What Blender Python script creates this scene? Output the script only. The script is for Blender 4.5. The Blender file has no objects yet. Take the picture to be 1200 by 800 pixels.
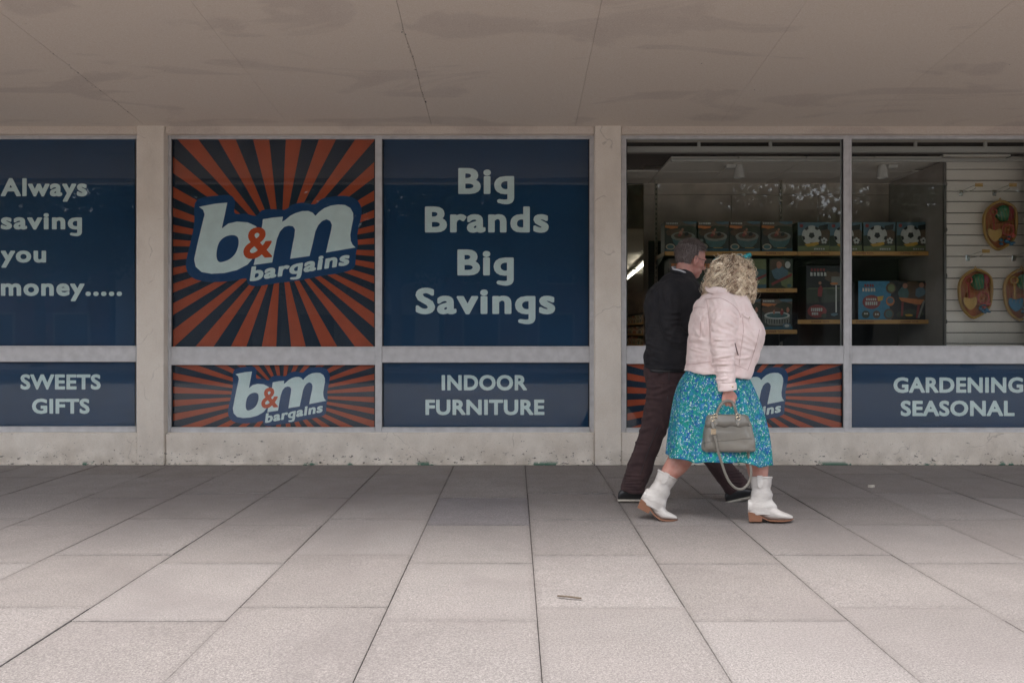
import bpy, bmesh, math, random
from mathutils import Vector, Matrix, noise
from mathutils.geometry import tessellate_polygon
R = math.radians
rnd = random.Random(7)
S = bpy.context.scene
COL = S.collection

# ------------------------------------------------------------ camera, sky, sun, exposure
F, VX, VY, H = 900.0, 603.0, 392.0, 1.12           # focal length in photo pixels, vanishing point, eye height
cd = bpy.data.cameras.new('camera'); cam = bpy.data.objects.new('camera', cd); COL.objects.link(cam)
cd.sensor_width = 36; cd.lens = 36 * F / 1200; cd.shift_x = -3 / 1200; cd.shift_y = -8 / 1200
cd.clip_start = .05; cd.clip_end = 800
cam.location = (0, 0, H); cam.rotation_euler = (R(90), 0, 0); S.camera = cam

SUN_EL, SUN_AZ = 58.0, 205.0        # high, behind the photographer's left shoulder
world = bpy.data.worlds.new('World'); S.world = world; world.use_nodes = True
nt = world.node_tree; nt.nodes.clear()
sky = nt.nodes.new('ShaderNodeTexSky'); sky.sky_type = 'NISHITA'; sky.sun_disc = False
sky.sun_elevation = R(SUN_EL); sky.sun_rotation = R(SUN_AZ); sky.dust_density = 5; sky.air_density = 1.0
mx = nt.nodes.new('ShaderNodeMixRGB'); mx.inputs[0].default_value = .7; mx.inputs[2].default_value = (6.5, 6.9, 7.5, 1)
bg = nt.nodes.new('ShaderNodeBackground'); bg.inputs[1].default_value = .135
wo = nt.nodes.new('ShaderNodeOutputWorld')
nt.links.new(sky.outputs[0], mx.inputs[1]); nt.links.new(mx.outputs[0], bg.inputs[0]); nt.links.new(bg.outputs[0], wo.inputs[0])
sl = bpy.data.lights.new('sun', 'SUN'); sl.energy = 1.5; sl.angle = R(22); sl.color = (1, .965, .92)
so = bpy.data.objects.new('sun', sl); COL.objects.link(so)
az, el = R(SUN_AZ), R(SUN_EL)
sd = Vector((math.sin(az) * math.cos(el), math.cos(az) * math.cos(el), math.sin(el)))
so.rotation_euler = sd.to_track_quat('Z', 'Y').to_euler(); so.location = sd * 40
S.view_settings.view_transform = 'Standard'; S.view_settings.look = 'None'
S.view_settings.exposure = 1.58; S.view_settings.gamma = 1; S.view_settings.use_curve_mapping = False
S.cycles.max_bounces = 10; S.cycles.transparent_max_bounces = 16
S.cycles.use_denoising = True

# ------------------------------------------------------------ helpers
def P(px, py, Y):
    return Vector(((px - VX) * Y / F, Y, H - (py - VY) * Y / F))

class MB:
    def __init__(s): s.v = []; s.f = []; s.m = []; s.cm = 0; s.col = []
    def add(s, vs, fs):
        b = len(s.v); s.v += [tuple(v) for v in vs]
        for f in fs: s.f.append([b + i for i in f]); s.m.append(s.cm)
        return s
    def box(s, a, b):
        x0, y0, z0 = a; x1, y1, z1 = b
        return s.add([(x0,y0,z0),(x1,y0,z0),(x1,y1,z0),(x0,y1,z0),(x0,y0,z1),(x1,y0,z1),(x1,y1,z1),(x0,y1,z1)],
                     [(3,2,1,0),(4,5,6,7),(0,1,5,4),(1,2,6,5),(2,3,7,6),(3,0,4,7)])
    def bbox(s, a, b, c=.003):          # box with chamfered long edges all round
        bm = bmesh.new(); t = MB().box(a, b)
        vs = [bm.verts.new(v) for v in t.v]
        for f in t.f: bm.faces.new([vs[i] for i in f])
        c = min(c, .45 * min(abs(b[i] - a[i]) for i in range(3)))
        bmesh.ops.bevel(bm, geom=bm.edges[:], offset=c, segments=1, affect='EDGES')
        bm.verts.index_update()
        s.add([v.co[:] for v in bm.verts], [[v.index for v in f.verts] for f in bm.faces]); bm.free(); return s
    def ell(s, c, r, rot=None, n=16, m=10):
        M = rot or Matrix.Identity(3); c = Vector(c); vs = [c + M @ Vector((0, 0, r[2]))]; fs = []
        for j in range(1, m):
            t = math.pi * j / m
            for i in range(n):
                a = 2 * math.pi * i / n
                vs.append(c + M @ Vector((r[0]*math.sin(t)*math.cos(a), r[1]*math.sin(t)*math.sin(a), r[2]*math.cos(t))))
        vs.append(c + M @ Vector((0, 0, -r[2]))); L = len(vs) - 1
        for i in range(n):
            k = (i + 1) % n
            fs.append((0, 1 + i, 1 + k)); fs.append((L, L - n + k, L - n + i))
            for j in range(m - 2):
                a = 1 + j * n; fs.append((a + i, a + n + i, a + n + k, a + k))
        return s.add(vs, fs)
    def rings(s, rings, cap=True, closed=False):
        n = len(rings[0]); vs = [p for r in rings for p in r]; fs = []
        J = len(rings)
        for j in range(J if closed else J - 1):
            q = (j + 1) % J
            for i in range(n):
                k = (i + 1) % n; fs.append((j*n+i, j*n+k, q*n+k, q*n+i))
        if cap and not closed:
            for j, rev in ((0, 1), (J - 1, 0)):
                c = Vector((0, 0, 0))
                for p in rings[j]: c += Vector(p)
                vs.append(c / n); q = len(vs) - 1
                for i in range(n):
                    k = (i + 1) % n; fs.append((q, j*n+k, j*n+i) if rev else (q, j*n+i, j*n+k))
        return s.add(vs, fs)
    def tube(s, pts, ra, rb=None, n=10, hint=(0, 1, 0), cap=True, sub=1, closed=False):
        """pts 3D; ra radius across the hint axis, rb radius along the hint axis (lists or numbers)"""
        N = len(pts)
        ra = ra if hasattr(ra, '__len__') else [ra] * N
        rb = ra if rb is None else (rb if hasattr(rb, '__len__') else [rb] * N)
        data = [tuple(p) + (a, b) for p, a, b in zip(pts, ra, rb)]
        if sub > 1: data = catmull(data, sub, closed)
        C = [Vector(d[:3]) for d in data]; rs = []; h = Vector(hint)
        for i, d in enumerate(data):
            if closed: t = C[(i + 1) % len(C)] - C[i - 1]
            else: t = C[min(i + 1, len(C) - 1)] - C[max(i - 1, 0)]
            if t.length < 1e-9: t = Vector((0, 0, 1))
            t.normalize(); side = t.cross(h)
            if side.length < .05: side = t.cross(Vector((.3, .2, .93)))
            side.normalize(); w = side.cross(t)
            rs.append([C[i] + side * d[3] * math.cos(2*math.pi*k/n) + w * d[4] * math.sin(2*math.pi*k/n) for k in range(n)])
        return s.rings(rs, cap, closed)
    def stack(s, rows, Y, n=48, sub=4, exp=2.2, tilt=None, cap=True):
        """horizontal rings from photo rows (py, xl, xr, dy, halfdepth)"""
        rows = catmull(rows, sub) if sub > 1 else rows; rs = []
        for py, xl, xr, dy, hd in rows:
            y0 = Y + dy; k = y0 / F; cx = (.5 * (xl + xr) - VX) * k; a = .5 * (xr - xl) * k; z = H - (py - VY) * k; r = []
            for i in range(n):
                t = 2 * math.pi * i / n; c, d = math.cos(t), math.sin(t)
                x = cx + a * math.copysign(abs(c) ** (2 / exp), c); y = y0 + hd * math.copysign(abs(d) ** (2 / exp), d)
                r.append(Vector((x, y, z + (tilt(x, y, z) if tilt else 0))))
            rs.append(r)
        return s.rings(rs, cap)
    def poly(s, pts, flip=False):
        """fill a simple outline of 3D points"""
        tr = tessellate_polygon([[Vector(p) for p in pts]])
        return s.add(pts, [tuple(t) for t in tr])
    def prism(s, pts, d):
        """outline of 3D points swept by vector d"""
        d = Vector(d); n = len(pts); P0 = [Vector(p) for p in pts]
        tr = tessellate_polygon([P0]); vs = P0 + [p + d for p in P0]
        fs = [tuple(t) for t in tr] + [tuple(n + i for i in reversed(t)) for t in tr]
        fs += [(i, (i + 1) % n, n + (i + 1) % n, n + i) for i in range(n)]
        return s.add(vs, fs)
    def displace(s, fn):
        """move vertices along their normals by fn(co)"""
        nr = [Vector((0, 0, 0)) for _ in s.v]
        for f in s.f:
            a, b, c = (Vector(s.v[f[i]]) for i in (0, 1, 2)); q = (b - a).cross(c - a)
            for i in f: nr[i] += q
        s.v = [tuple(Vector(v) + (k.normalized() if k.length > 0 else k) * fn(Vector(v))) for v, k in zip(s.v, nr)]
        return s
    def build(s, name, mats, parent=None, smooth=False, origin=None, vcol=None):
        me = bpy.data.meshes.new(name)
        o = bpy.data.objects.new(name, me)
        off = Vector((0, 0, 0))
        if parent is not None:
            o.parent = parent; q = parent
            while q is not None: off += q.location; q = q.parent
        elif origin is not None: off = Vector(origin); o.location = off
        me.from_pydata([tuple(Vector(v) - off) for v in s.v], [], s.f)
        if not isinstance(mats, (list, tuple)): mats = [mats]
        for m in mats: me.materials.append(m)
        if len(mats) > 1: me.polygons.foreach_set('material_index', s.m)
        bm = bmesh.new(); bm.from_mesh(me); bmesh.ops.recalc_face_normals(bm, faces=bm.faces); bm.to_mesh(me); bm.free()
        if smooth: me.polygons.foreach_set('use_smooth', [True] * len(me.polygons))
        if vcol:
            ca = me.color_attributes.new('tone', 'FLOAT_COLOR', 'POINT')
            ca.data.foreach_set('color', [x for c in vcol for x in (c, c, c, 1)])
        me.update(); COL.objects.link(o); return o

def catmull(d, sub, closed=False):
    out = []; N = len(d)
    for i in range(N if closed else N - 1):
        if closed: p = [d[(i + k) % N] for k in (-1, 0, 1, 2)]
        else: p = [d[max(i - 1, 0)], d[i], d[i + 1], d[min(i + 2, N - 1)]]
        for j in range(sub):
            t = j / sub; t2 = t * t; t3 = t2 * t
            out.append(tuple(.5 * (2*b + (c - a)*t + (2*a - 5*b + 4*c - e)*t2 + (3*b - a - 3*c + e)*t3) for a, b, c, e in zip(*p)))
    if not closed: out.append(tuple(d[-1]))
    return out

def tag(o, label=None, cat=None, group=None, kind=None):
    if label: o['label'] = label
    if cat: o['category'] = cat
    if group: o['group'] = group
    if kind: o['kind'] = kind
    return o
def thing(name, loc, label, cat, group=None):
    o = bpy.data.objects.new(name, None); COL.objects.link(o); o.location = loc; o.empty_display_size = .1
    return tag(o, label, cat, group)
def remeshed(mb, name, mat, parent, vox=.004, smooth=3, vcolfn=None):
    """fuse overlapping closed shapes into one continuous skin"""
    o = mb.build(name, mat, parent, smooth=True)
    m = o.modifiers.new('r', 'REMESH'); m.mode = 'VOXEL'; m.voxel_size = vox; m.use_smooth_shade = True
    if smooth: q = o.modifiers.new('s', 'SMOOTH'); q.factor = .5; q.iterations = smooth
    dg = bpy.context.evaluated_depsgraph_get(); me = bpy.data.meshes.new_from_object(o.evaluated_get(dg))
    o.modifiers.clear(); old = o.data; o.data = me; bpy.data.meshes.remove(old)
    if not me.materials: me.materials.append(mat)
    return o
def dup(o, dx, parent=None):
    c = o.copy(); COL.objects.link(c); c.parent = parent
    if parent is None: c.location = o.location + Vector(dx)
    for ch in o.children: dup(ch, dx, c)
    return c

# ------------------------------------------------------------ materials
def mat(name, col, rough=.6, metal=0, spec=.5, bump=0, bscale=60, var=0, vscale=5, emit=None, estr=0, sheen=0, col2=None, coords='Object'):
    m = bpy.data.materials.new(name); m.use_nodes = True; t = m.node_tree; b = t.nodes['Principled BSDF']
    b.inputs['Base Color'].default_value = (*col, 1); b.inputs['Roughness'].default_value = rough
    b.inputs['Metallic'].default_value = metal; b.inputs['Specular IOR Level'].default_value = spec
    if sheen: b.inputs['Sheen Weight'].default_value = sheen
    if emit: b.inputs['Emission Color'].default_value = (*emit, 1); b.inputs['Emission Strength'].default_value = estr
    tc = t.nodes.new('ShaderNodeTexCoord')
    if var or col2:
        n = t.nodes.new('ShaderNodeTexNoise'); n.inputs['Scale'].default_value = vscale; n.inputs['Detail'].default_value = 6
        t.links.new(tc.outputs[coords], n.inputs['Vector'])
        r = t.nodes.new('ShaderNodeValToRGB'); c2 = col2 or tuple(c * (1 - var) for c in col)
        r.color_ramp.elements[0].position = .35; r.color_ramp.elements[0].color = (*c2, 1)
        r.color_ramp.elements[1].position = .65; r.color_ramp.elements[1].color = (*(tuple(min(1, c * (1 + var * .5)) for c in col)), 1)
        t.links.new(n.outputs['Fac'], r.inputs[0]); t.links.new(r.outputs[0], b.inputs['Base Color'])
    if bump:
        n2 = t.nodes.new('ShaderNodeTexNoise'); n2.inputs['Scale'].default_value = bscale; n2.inputs['Detail'].default_value = 5
        t.links.new(tc.outputs[coords], n2.inputs['Vector'])
        bp = t.nodes.new('ShaderNodeBump'); bp.inputs['Strength'].default_value = bump; bp.inputs['Distance'].default_value = .002
        t.links.new(n2.outputs['Fac'], bp.inputs['Height']); t.links.new(bp.outputs[0], b.inputs['Normal'])
    return m

class NT:      # tiny node-graph writer
    def __init__(s, name):
        s.m = bpy.data.materials.new(name); s.m.use_nodes = True; s.t = s.m.node_tree; s.b = s.t.nodes['Principled BSDF']
        s.geo = s.t.nodes.new('ShaderNodeNewGeometry'); s.pos = s.geo.outputs['Position']
    def L(s, a, b): s.t.links.new(a, b)
    def noise(s, scale, detail=5, rough=.55, vec=None, sc=None, dist=0):
        n = s.t.nodes.new('ShaderNodeTexNoise'); n.inputs['Scale'].default_value = scale; n.inputs['Detail'].default_value = detail
        n.inputs['Roughness'].default_value = rough; n.inputs['Distortion'].default_value = dist; v = vec or s.pos
        if sc:
            mp = s.t.nodes.new('ShaderNodeMapping'); mp.inputs['Scale'].default_value = sc; s.L(v, mp.inputs[0]); v = mp.outputs[0]
        s.L(v, n.inputs['Vector']); return n.outputs['Fac']
    def vor(s, scale, feat='F1', out='Distance', vec=None):
        n = s.t.nodes.new('ShaderNodeTexVoronoi'); n.feature = feat; n.inputs['Scale'].default_value = scale
        s.L(vec or s.pos, n.inputs['Vector']); return n.outputs[out]
    def ramp(s, f, *st):
        r = s.t.nodes.new('ShaderNodeValToRGB'); e = r.color_ramp.elements
        while len(e) < len(st): e.new(.5)
        for k, (p, c) in zip(e, st):
            k.position = p; k.color = (*c, 1) if hasattr(c, '__len__') else (c, c, c, 1)
        s.L(f, r.inputs[0]); return r.outputs[0]
    def mix(s, f, a, b, mode='MIX'):
        n = s.t.nodes.new('ShaderNodeMixRGB'); n.blend_type = mode
        for k, x in ((0, f), (1, a), (2, b)):
            if isinstance(x, (int, float)): n.inputs[k].default_value = x if k == 0 else (x, x, x, 1)
            elif isinstance(x, tuple): n.inputs[k].default_value = (*x, 1)
            else: s.L(x, n.inputs[k])
        return n.outputs[0]
    def math(s, op, a, b=0.):
        n = s.t.nodes.new('ShaderNodeMath'); n.operation = op
        for k, x in ((0, a), (1, b)):
            if isinstance(x, (int, float)): n.inputs[k].default_value = x
            else: s.L(x, n.inputs[k])
        return n.outputs[0]
    def sep(s, v=None):
        n = s.t.nodes.new('ShaderNodeSeparateXYZ'); s.L(v or s.pos, n.inputs[0]); return n.outputs
    def rand(s):
        return s.t.nodes.new('ShaderNodeObjectInfo').outputs['Random']
    def fin(s, col, rough=.8, spec=.3, bump=None, bstr=.3, bdist=.004):
        s.L(col, s.b.inputs['Base Color'])
        if isinstance(rough, (int, float)): s.b.inputs['Roughness'].default_value = rough
        else: s.L(rough, s.b.inputs['Roughness'])
        s.b.inputs['Specular IOR Level'].default_value = spec
        if bump is not None:
            bp = s.t.nodes.new('ShaderNodeBump'); bp.inputs['Strength'].default_value = bstr; bp.inputs['Distance'].default_value = bdist
            s.L(bump, bp.inputs['Height']); s.L(bp.outputs[0], s.b.inputs['Normal'])
        return s.m

def m_slab(shift=0., tint=None):
    g = NT('paving concrete'); r = g.rand()
    base = g.ramp(g.math('FRACT', g.math('ADD', r, shift)), (0, (.238, .221, .213)), (.5, (.262, .246, .239)), (1, (.286, .270, .264)))
    c = g.mix(g.ramp(g.noise(2.2, 6, .6), (.3, .0), (.7, .45)), base, (.31, .285, .275))
    c = g.mix(.7, c, g.ramp(g.noise(170, 4, .8), (.32, (.13, .12, .115)), (.70, (.72, .69, .67))), 'OVERLAY')
    c = g.mix(.75, c, g.ramp(g.noise(95, 2, .8), (.30, .35), (.5, .5), (.72, .68)), 'OVERLAY')
    sp = g.ramp(g.vor(9.0), (.0, .75), (.035, .45), (.06, 0)); c = g.mix(g.math('MULTIPLY', sp, g.ramp(g.noise(3, 2), (.5, 0), (.62, 1))), c, (.13, .12, .12))
    st = g.noise(1.1, 8, .65, dist=.6); c = g.mix(g.ramp(st, (.50, 0), (.75, .5)), c, (.21, .185, .18))
    gum = g.ramp(g.vor(2.6), (.0, .55), (.035, .5), (.042, 0)); c = g.mix(g.math('MULTIPLY', gum, g.ramp(g.noise(1.9, 2), (.45, 0), (.5, 1))), c, (.17, .155, .15))
    tg = g.t.nodes.new('ShaderNodeTexCoord'); gx, gy, gz = g.sep(tg.outputs['Generated'])
    ex = g.math('MULTIPLY', g.math('MINIMUM', gx, g.math('SUBTRACT', 1, gx)), .61); ey = g.math('MULTIPLY', g.math('MINIMUM', gy, g.math('SUBTRACT', 1, gy)), .75)
    ed = g.math('ADD', g.math('MINIMUM', ex, ey), g.math('MULTIPLY', g.noise(23, 4, .6), .03))
    c = g.mix(g.ramp(ed, (.010, .65), (.018, .22), (.045, 0)), c, (.10, .088, .082))
    c = g.mix(g.math('MULTIPLY', g.ramp(g.noise(.75, 5, .6, dist=.8), (.48, 0), (.62, 1)), .28), c, (.15, .13, .125))
    if tint: c = g.mix(1, c, tint, 'MULTIPLY')
    return g.fin(c, g.ramp(g.noise(6), (.3, .62), (.7, .85)), .3, g.math('ADD', g.noise(240, 4, .7), g.math('MULTIPLY', g.noise(30), 1.5)), .35, .003)
def m_paint(name='cream masonry paint'):
    g = NT(name); x, y, z = g.sep()
    c = g.ramp(g.noise(3, 6), (.3, (.73, .655, .57)), (.7, (.83, .765, .68)))
    c = g.mix(.35, c, g.ramp(g.noise(140, 3, .75), (.35, .25), (.6, .62)), 'OVERLAY')
    pit = g.ramp(g.vor(70), (.0, 1), (.09, .7), (.13, 0)); c = g.mix(g.math('MULTIPLY', pit, g.ramp(g.noise(9, 3), (.5, 0), (.6, .7))), c, (.16, .13, .115))
    # dirt and bare chips near the foot of the wall
    low = g.ramp(z, (.0, 1), (.16, .45), (.34, 0))
    chip = g.ramp(g.math('ADD', g.noise(26, 5, .7, sc=(1, 1, 1.8)), g.math('MULTIPLY', low, .10)), (.688, 0), (.703, 1))
    c = g.mix(g.math('MULTIPLY', low, g.ramp(g.noise(7, 5), (.35, 0), (.65, .55))), c, (.33, .27, .21))
    c = g.mix(g.math('MULTIPLY', chip, g.ramp(z, (.0, 1), (.3, .75), (.5, 0))), c, (.10, .085, .075))
    grn = g.math('MULTIPLY', g.ramp(g.math('ADD', g.noise(2.1, 3), g.math('MULTIPLY', g.noise(30, 4), .3)), (.74, 0), (.78, 1)), g.ramp(z, (.012, 1), (.035, 0)))
    c = g.mix(grn, c, (.07, .17, .12))
    dn = g.noise(2.4, 4); cp = g.mix(.35, g.pos, g.t.nodes[-1].outputs['Color'], 'ADD')
    crk = g.ramp(g.vor(1.6, 'DISTANCE_TO_EDGE', vec=cp), (.0, .45), (.006, 0)); c = g.mix(g.math('MULTIPLY', crk, g.ramp(g.noise(2.7, 3), (.52, 0), (.58, 1))), c, (.25, .21, .18))
    bl = g.noise(5, 6, .6, sc=(1, 1, .35)); c = g.mix(g.ramp(bl, (.5, 0), (.8, .35)), c, (.46, .41, .36))
    return g.fin(c, .75, .3, g.math('ADD', g.noise(120, 4, .7), g.math('MULTIPLY', chip, -1.)), .5, .003)
def m_soffit():
    g = NT('painted soffit'); r = g.rand()
    c = g.mix(r, (.64, .56, .485), (.67, .59, .515))
    big = g.noise(1.3, 4, .5, sc=(.55, 1.7, 1), dist=1.2)
    c = g.mix(g.ramp(big, (.55, 0), (.60, .22), (.78, .34)), c, (.36, .30, .275))
    c = g.mix(g.ramp(g.noise(2.6, 4, .5, sc=(1, .5, 1)), (.52, 0), (.7, .35)), c, (.66, .59, .53))
    c = g.mix(.55, c, g.ramp(g.noise(130, 3, .8), (.3, .3), (.7, .65)), 'OVERLAY')
    sp = g.ramp(g.vor(5.2), (.0, 1), (.022, .8), (.03, 0)); c = g.mix(g.math('MULTIPLY', sp, g.ramp(g.noise(2.3, 2), (.5, 0), (.6, 1))), c, (.1, .08, .07))
    return g.fin(c, .85, .2, g.noise(110, 5, .75), .4, .003)
M = {}
M['slab'] = m_slab(); M['slab_ground'] = m_slab(.3); M['slab_blue'] = m_slab(0, (.80, .81, .86)); M['paint'] = m_paint(); M['soffit'] = m_soffit()
M['crack'] = mat('dark crack tone', (.05, .042, .038), .95)  # near-black for the canopy core behind the joints and the flakes
M['joint'] = mat('joint grit', (.040, .034, .032), .95, bump=.5, bscale=200)
M['alu'] = mat('weathered aluminium', (.60, .595, .60), .45, .12, bump=.08, bscale=300, var=.10, vscale=14)
M['alu_dark'] = mat('dull aluminium edge', (.2, .195, .195), .5, .3)
M['gasket'] = mat('black gasket', (.02, .02, .022), .6)
M['asphalt'] = mat('asphalt', (.055, .055, .057), .9, bump=.6, bscale=120, var=.25, vscale=30)
M['kerb'] = mat('kerb granite', (.33, .32, .31), .8, bump=.4, var=.2, vscale=20)
M['line'] = mat('road paint', (.75, .62, .12), .7, var=.2, vscale=20)
M['navy'] = mat('navy vinyl', (.008, .052, .132), .35, spec=.35, var=.10, vscale=2)
M['navy_dark'] = mat('blackish navy vinyl', (.012, .027, .055), .35, spec=.35)
M['navy_logo'] = mat('logo blue vinyl', (.012, .062, .18), .35, spec=.35)
M['orange'] = mat('orange red vinyl', (.48, .085, .035), .4, spec=.35, var=.08, vscale=9)
M['letter'] = mat('pale lettering vinyl', (.80, .90, .90), .4, spec=.35, var=.06, vscale=12)
M['amp'] = mat('ampersand orange vinyl', (.66, .09, .025), .4, spec=.3)

def m_glass():
    g = NT('window glass'); t = g.t; out = t.nodes['Material Output']
    lw = t.nodes.new('ShaderNodeLayerWeight'); lw.inputs[0].default_value = .5
    p5 = g.math('POWER', lw.outputs['Facing'], 4.0); fac = g.math('ADD', g.math('MULTIPLY', p5, .9), .031)
    tr = t.nodes.new('ShaderNodeBsdfTransparent'); tr.inputs[0].default_value = (.93, .955, .95, 1)
    gl = t.nodes.new('ShaderNodeBsdfGlossy'); gl.inputs['Roughness'].default_value = .015
    bp = t.nodes.new('ShaderNodeBump'); bp.inputs['Strength'].default_value = .04; bp.inputs['Distance'].default_value = .01
    g.L(g.noise(1.4, 2), bp.inputs['Height']); g.L(bp.outputs[0], gl.inputs['Normal'])
    ms = t.nodes.new('ShaderNodeMixShader'); g.L(fac, ms.inputs[0]); g.L(tr.outputs[0], ms.inputs[1]); g.L(gl.outputs[0], ms.inputs[2])
    g.L(ms.outputs[0], out.inputs[0]); return g.m
M['glass'] = m_glass()

# ------------------------------------------------------------ PAVEMENT, ROAD
YW = 6.60                                 # wall face
g0 = MB().box((-40, -4.0, -.30), (40, YW + .3, -.0075)); pav = g0.build('pavement', M['joint'], origin=(0, 0, 0)); tag(pav, kind='structure')
D, W = .7535, .61
NX0, NX1, XB = -13, 14, .09
for k in range(NX0, NX1):
    x0 = XB + (k - 1) * W
    off = 3.011 if k % 2 == 0 else 3.157
    y = off - 3 * D if off < 3.1 else off - 4 * D
    while y < YW + .02:
        y1 = min(y + D, YW + .015)
        if y1 - y > .03:
            gp = .0011 + rnd.random() * .0014; zt = rnd.uniform(-.0022, .0022)
            a, b = x0 + gp, x0 + W - gp; c, d = y + rnd.uniform(.0022, .0048), y1 - rnd.uniform(.0022, .0048)
            tz = [zt + rnd.uniform(-.0015, .0015) for _ in range(4)]; e = .002
            mb = MB(); q = [(a, c), (b, c), (b, d), (a, d)]; qi = [(a+e, c+e), (b-e, c+e), (b-e, d-e), (a+e, d-e)]
            vs = [(x_, y_, -.05) for x_, y_ in q] + [(x_, y_, t - .0012) for (x_, y_), t in zip(q, tz)] + [(x_, y_, t) for (x_, y_), t in zip(qi, tz)]
            fs = [(i, (i+1) % 4, 4 + (i+1) % 4, 4 + i) for i in range(4)] + [(4+i, 4 + (i+1) % 4, 8 + (i+1) % 4, 8 + i) for i in range(4)] + [(8, 9, 10, 11)]
            o_ = mb.add(vs, fs).build('paving_slab', M['slab_blue'] if (k == 0 and 4.4 < y < 4.7) else M['slab'], pav)
            if k == 0 and 4.4 < y < 4.7: o_['label'] = 'darker blue grey paving slab'
        y += D
# pavement beyond the individually laid slabs: joined
mb = MB()
for k in list(range(NX0 - 34, NX0)) + list(range(NX1, NX1 + 34)):
    y = -3.9
    while y < YW:
        y1 = min(y + D, YW); mb.bbox((XB + (k-1)*W + .004, y + .003, -.05), (XB + k*W - .004, y1 - .003, rnd.uniform(-.002, .002)), .004); y += D
for k in range(NX0, NX1):
    off = 3.011 - 3*D if k % 2 == 0 else 3.157 - 4*D; y = off
    while y > -3.8:
        y0 = max(y - D, -3.9); mb.bbox((XB + (k-1)*W + .004, y0 + .003, -.05), (XB + k*W - .004, y - .003, rnd.uniform(-.002, .002)), .004); y -= D
tag(mb.build('distant_paving', M['slab_ground'], pav), kind='stuff')
mb = MB()
for i in range(-40, 40): mb.bbox((i + .004, -4.15, -.25), (i + .996, -4.002, -.004), .012)
tag(mb.build('kerb', M['kerb']), kind='structure')
tag(MB().box((-300, -300, -.5), (300, 60, -.305)).build('ground', M['asphalt']), kind='structure')
tag(MB().box((-60, -11.4, -.30), (60, -4.152, -.13)).build('road', M['asphalt']), kind='structure')
tag(MB().box((-60, -4.55, -.129), (60, -4.45, -.126)).box((-60, -4.38, -.129), (60, -4.28, -.126)).build('road_marking', M['line']), kind='structure')
tag(MB().box((-60, -16, -.30), (60, -11.402, -.01)).build('far_pavement', M['slab_ground']), kind='structure')

# ------------------------------------------------------------ SHOP BUILDING
bld = thing('shop_building', (0, YW, 0), 'long concrete shop building with cream pillars, low cream plinth and overhanging concrete canopy', 'building')
YF, YP = 6.58, 6.585
SL = math.tan(R(5.8)); SZ = 2.905                  # soffit slope and height at the wall
CE = 2.60                                          # front edge of the canopy
def soff(y): return SZ + (YW - y) * SL
pil = [(-360, 32), (160, 32), (697, 31), (1233, 31)]
PX = []
for px, w in pil:
    a = (px - VX) * YF / F; b = (px + w - VX) * YF / F; PX.append((a, b))
    if b < a: a, b = b, a
    mb = MB().bbox((a, YF, .0), (b, 6.95, soff(YF) + .01), .006)
    mb.build('pillar', M['paint'], bld)
bays = [(-14.0, PX[0][0]), (PX[0][1], PX[1][0]), (PX[1][1], PX[2][0]), (PX[2][1], PX[3][0]), (PX[3][1], 14.0)]
plz = H - (507 - VY) * 6.61 / F
for i, (a, b) in enumerate(bays):
    MB().bbox((a + .002, 6.605, 0), (b - .002, 6.90, plz), .006).build('plinth', M['paint'], bld)
    MB().bbox((a + .002, 6.598, H + (392 - 157) * 6.6 / F), (b - .002, 6.90, soff(6.59) + .02), .005).build('lintel', M['soffit'], bld)
    MB().bbox((a + .002, 6.590, .0), (b - .002, 6.604, .016), .004).build('base_fillet', M['paint'], bld)
# canopy soffit boards; the joints wander a little like the cracks in the photo
def jit(k, y): return .010 * noise.noise(Vector((k * 7.3, y * 2.1, 0))) + .006 * noise.noise(Vector((k * 3.1, y * 9, 5)))
JX = [-3.16 + 1.2265 * k for k in range(-9, 15)]
for k in range(len(JX) - 1):
    rs = []; g1 = .0022 if k in (9, 11) else .0013
    ys = [CE + (YW + .28 - CE) * j / 40 for j in range(41)]
    vs = []; fs = []
    for y in ys:
        xa = JX[k] + jit(k, y) * (1 if k in (9, 11) else .3) + g1; xb = JX[k + 1] + jit(k + 1, y) * (1 if k + 1 in (9, 11) else .3) - .0006; z = soff(y)
        vs += [(xa, y, z), (xb, y, z), (xb, y, z + .03), (xa, y, z + .03)]
    for j in range(40):
        a = 4 * j; fs += [(a + 1, a, a + 4, a + 5), (a, a + 3, a + 7, a + 4), (a + 2, a + 1, a + 5, a + 6)]
    fs += [(0, 1, 2, 3), (163, 162, 161, 160)]
    MB().add(vs, fs).build('soffit_board', M['soffit'], bld)
mb = MB(); mb.prism([(-14.2, CE - .02, soff(CE) + .032), (-14.2, YW + .5, soff(YW + .5) + .032), (-14.2, YW + .5, 3.75), (-14.2, CE - .02, 3.75)], (28.3, 0, 0))
mb.build('canopy_slab', M['crack'], bld)
MB().bbox((-14.2, CE - .17, soff(CE) - .06), (14.1, CE - .022, 3.95), .01).build('canopy_fascia', M['paint'], bld)
MB().bbox((-14.2, YW + .4, 3.76), (14.1, YW + .7, 7.5), .02).build('upper_wall', M['paint'], bld)
# broken edges of the two worst ceiling cracks: flakes of missing paint
for (jk, ya, yb, n) in ((9, 5.0, 6.3, 26), (11, 4.8, 6.2, 30)):
    mb = MB()
    for i in range(n):
        y = rnd.uniform(ya, yb); x = JX[jk] + jit(jk, y) + rnd.gauss(0, .006); r = rnd.uniform(.002, .007) * (2.2 if i == 3 else 1)
        pts = [(x + r * .6 * math.cos(t) * rnd.uniform(.5, 1), y + r * 2.0 * math.sin(t) * rnd.uniform(.5, 1), 0) for t in [k * 1.05 for k in range(6)]]
        pts = [(p, q, soff(q) - .001) for p, q, _ in pts]; mb.add(pts, [tuple(range(6))])
    tag(mb.build('paint_flake', M['crack'], bld), kind='stuff')

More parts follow.
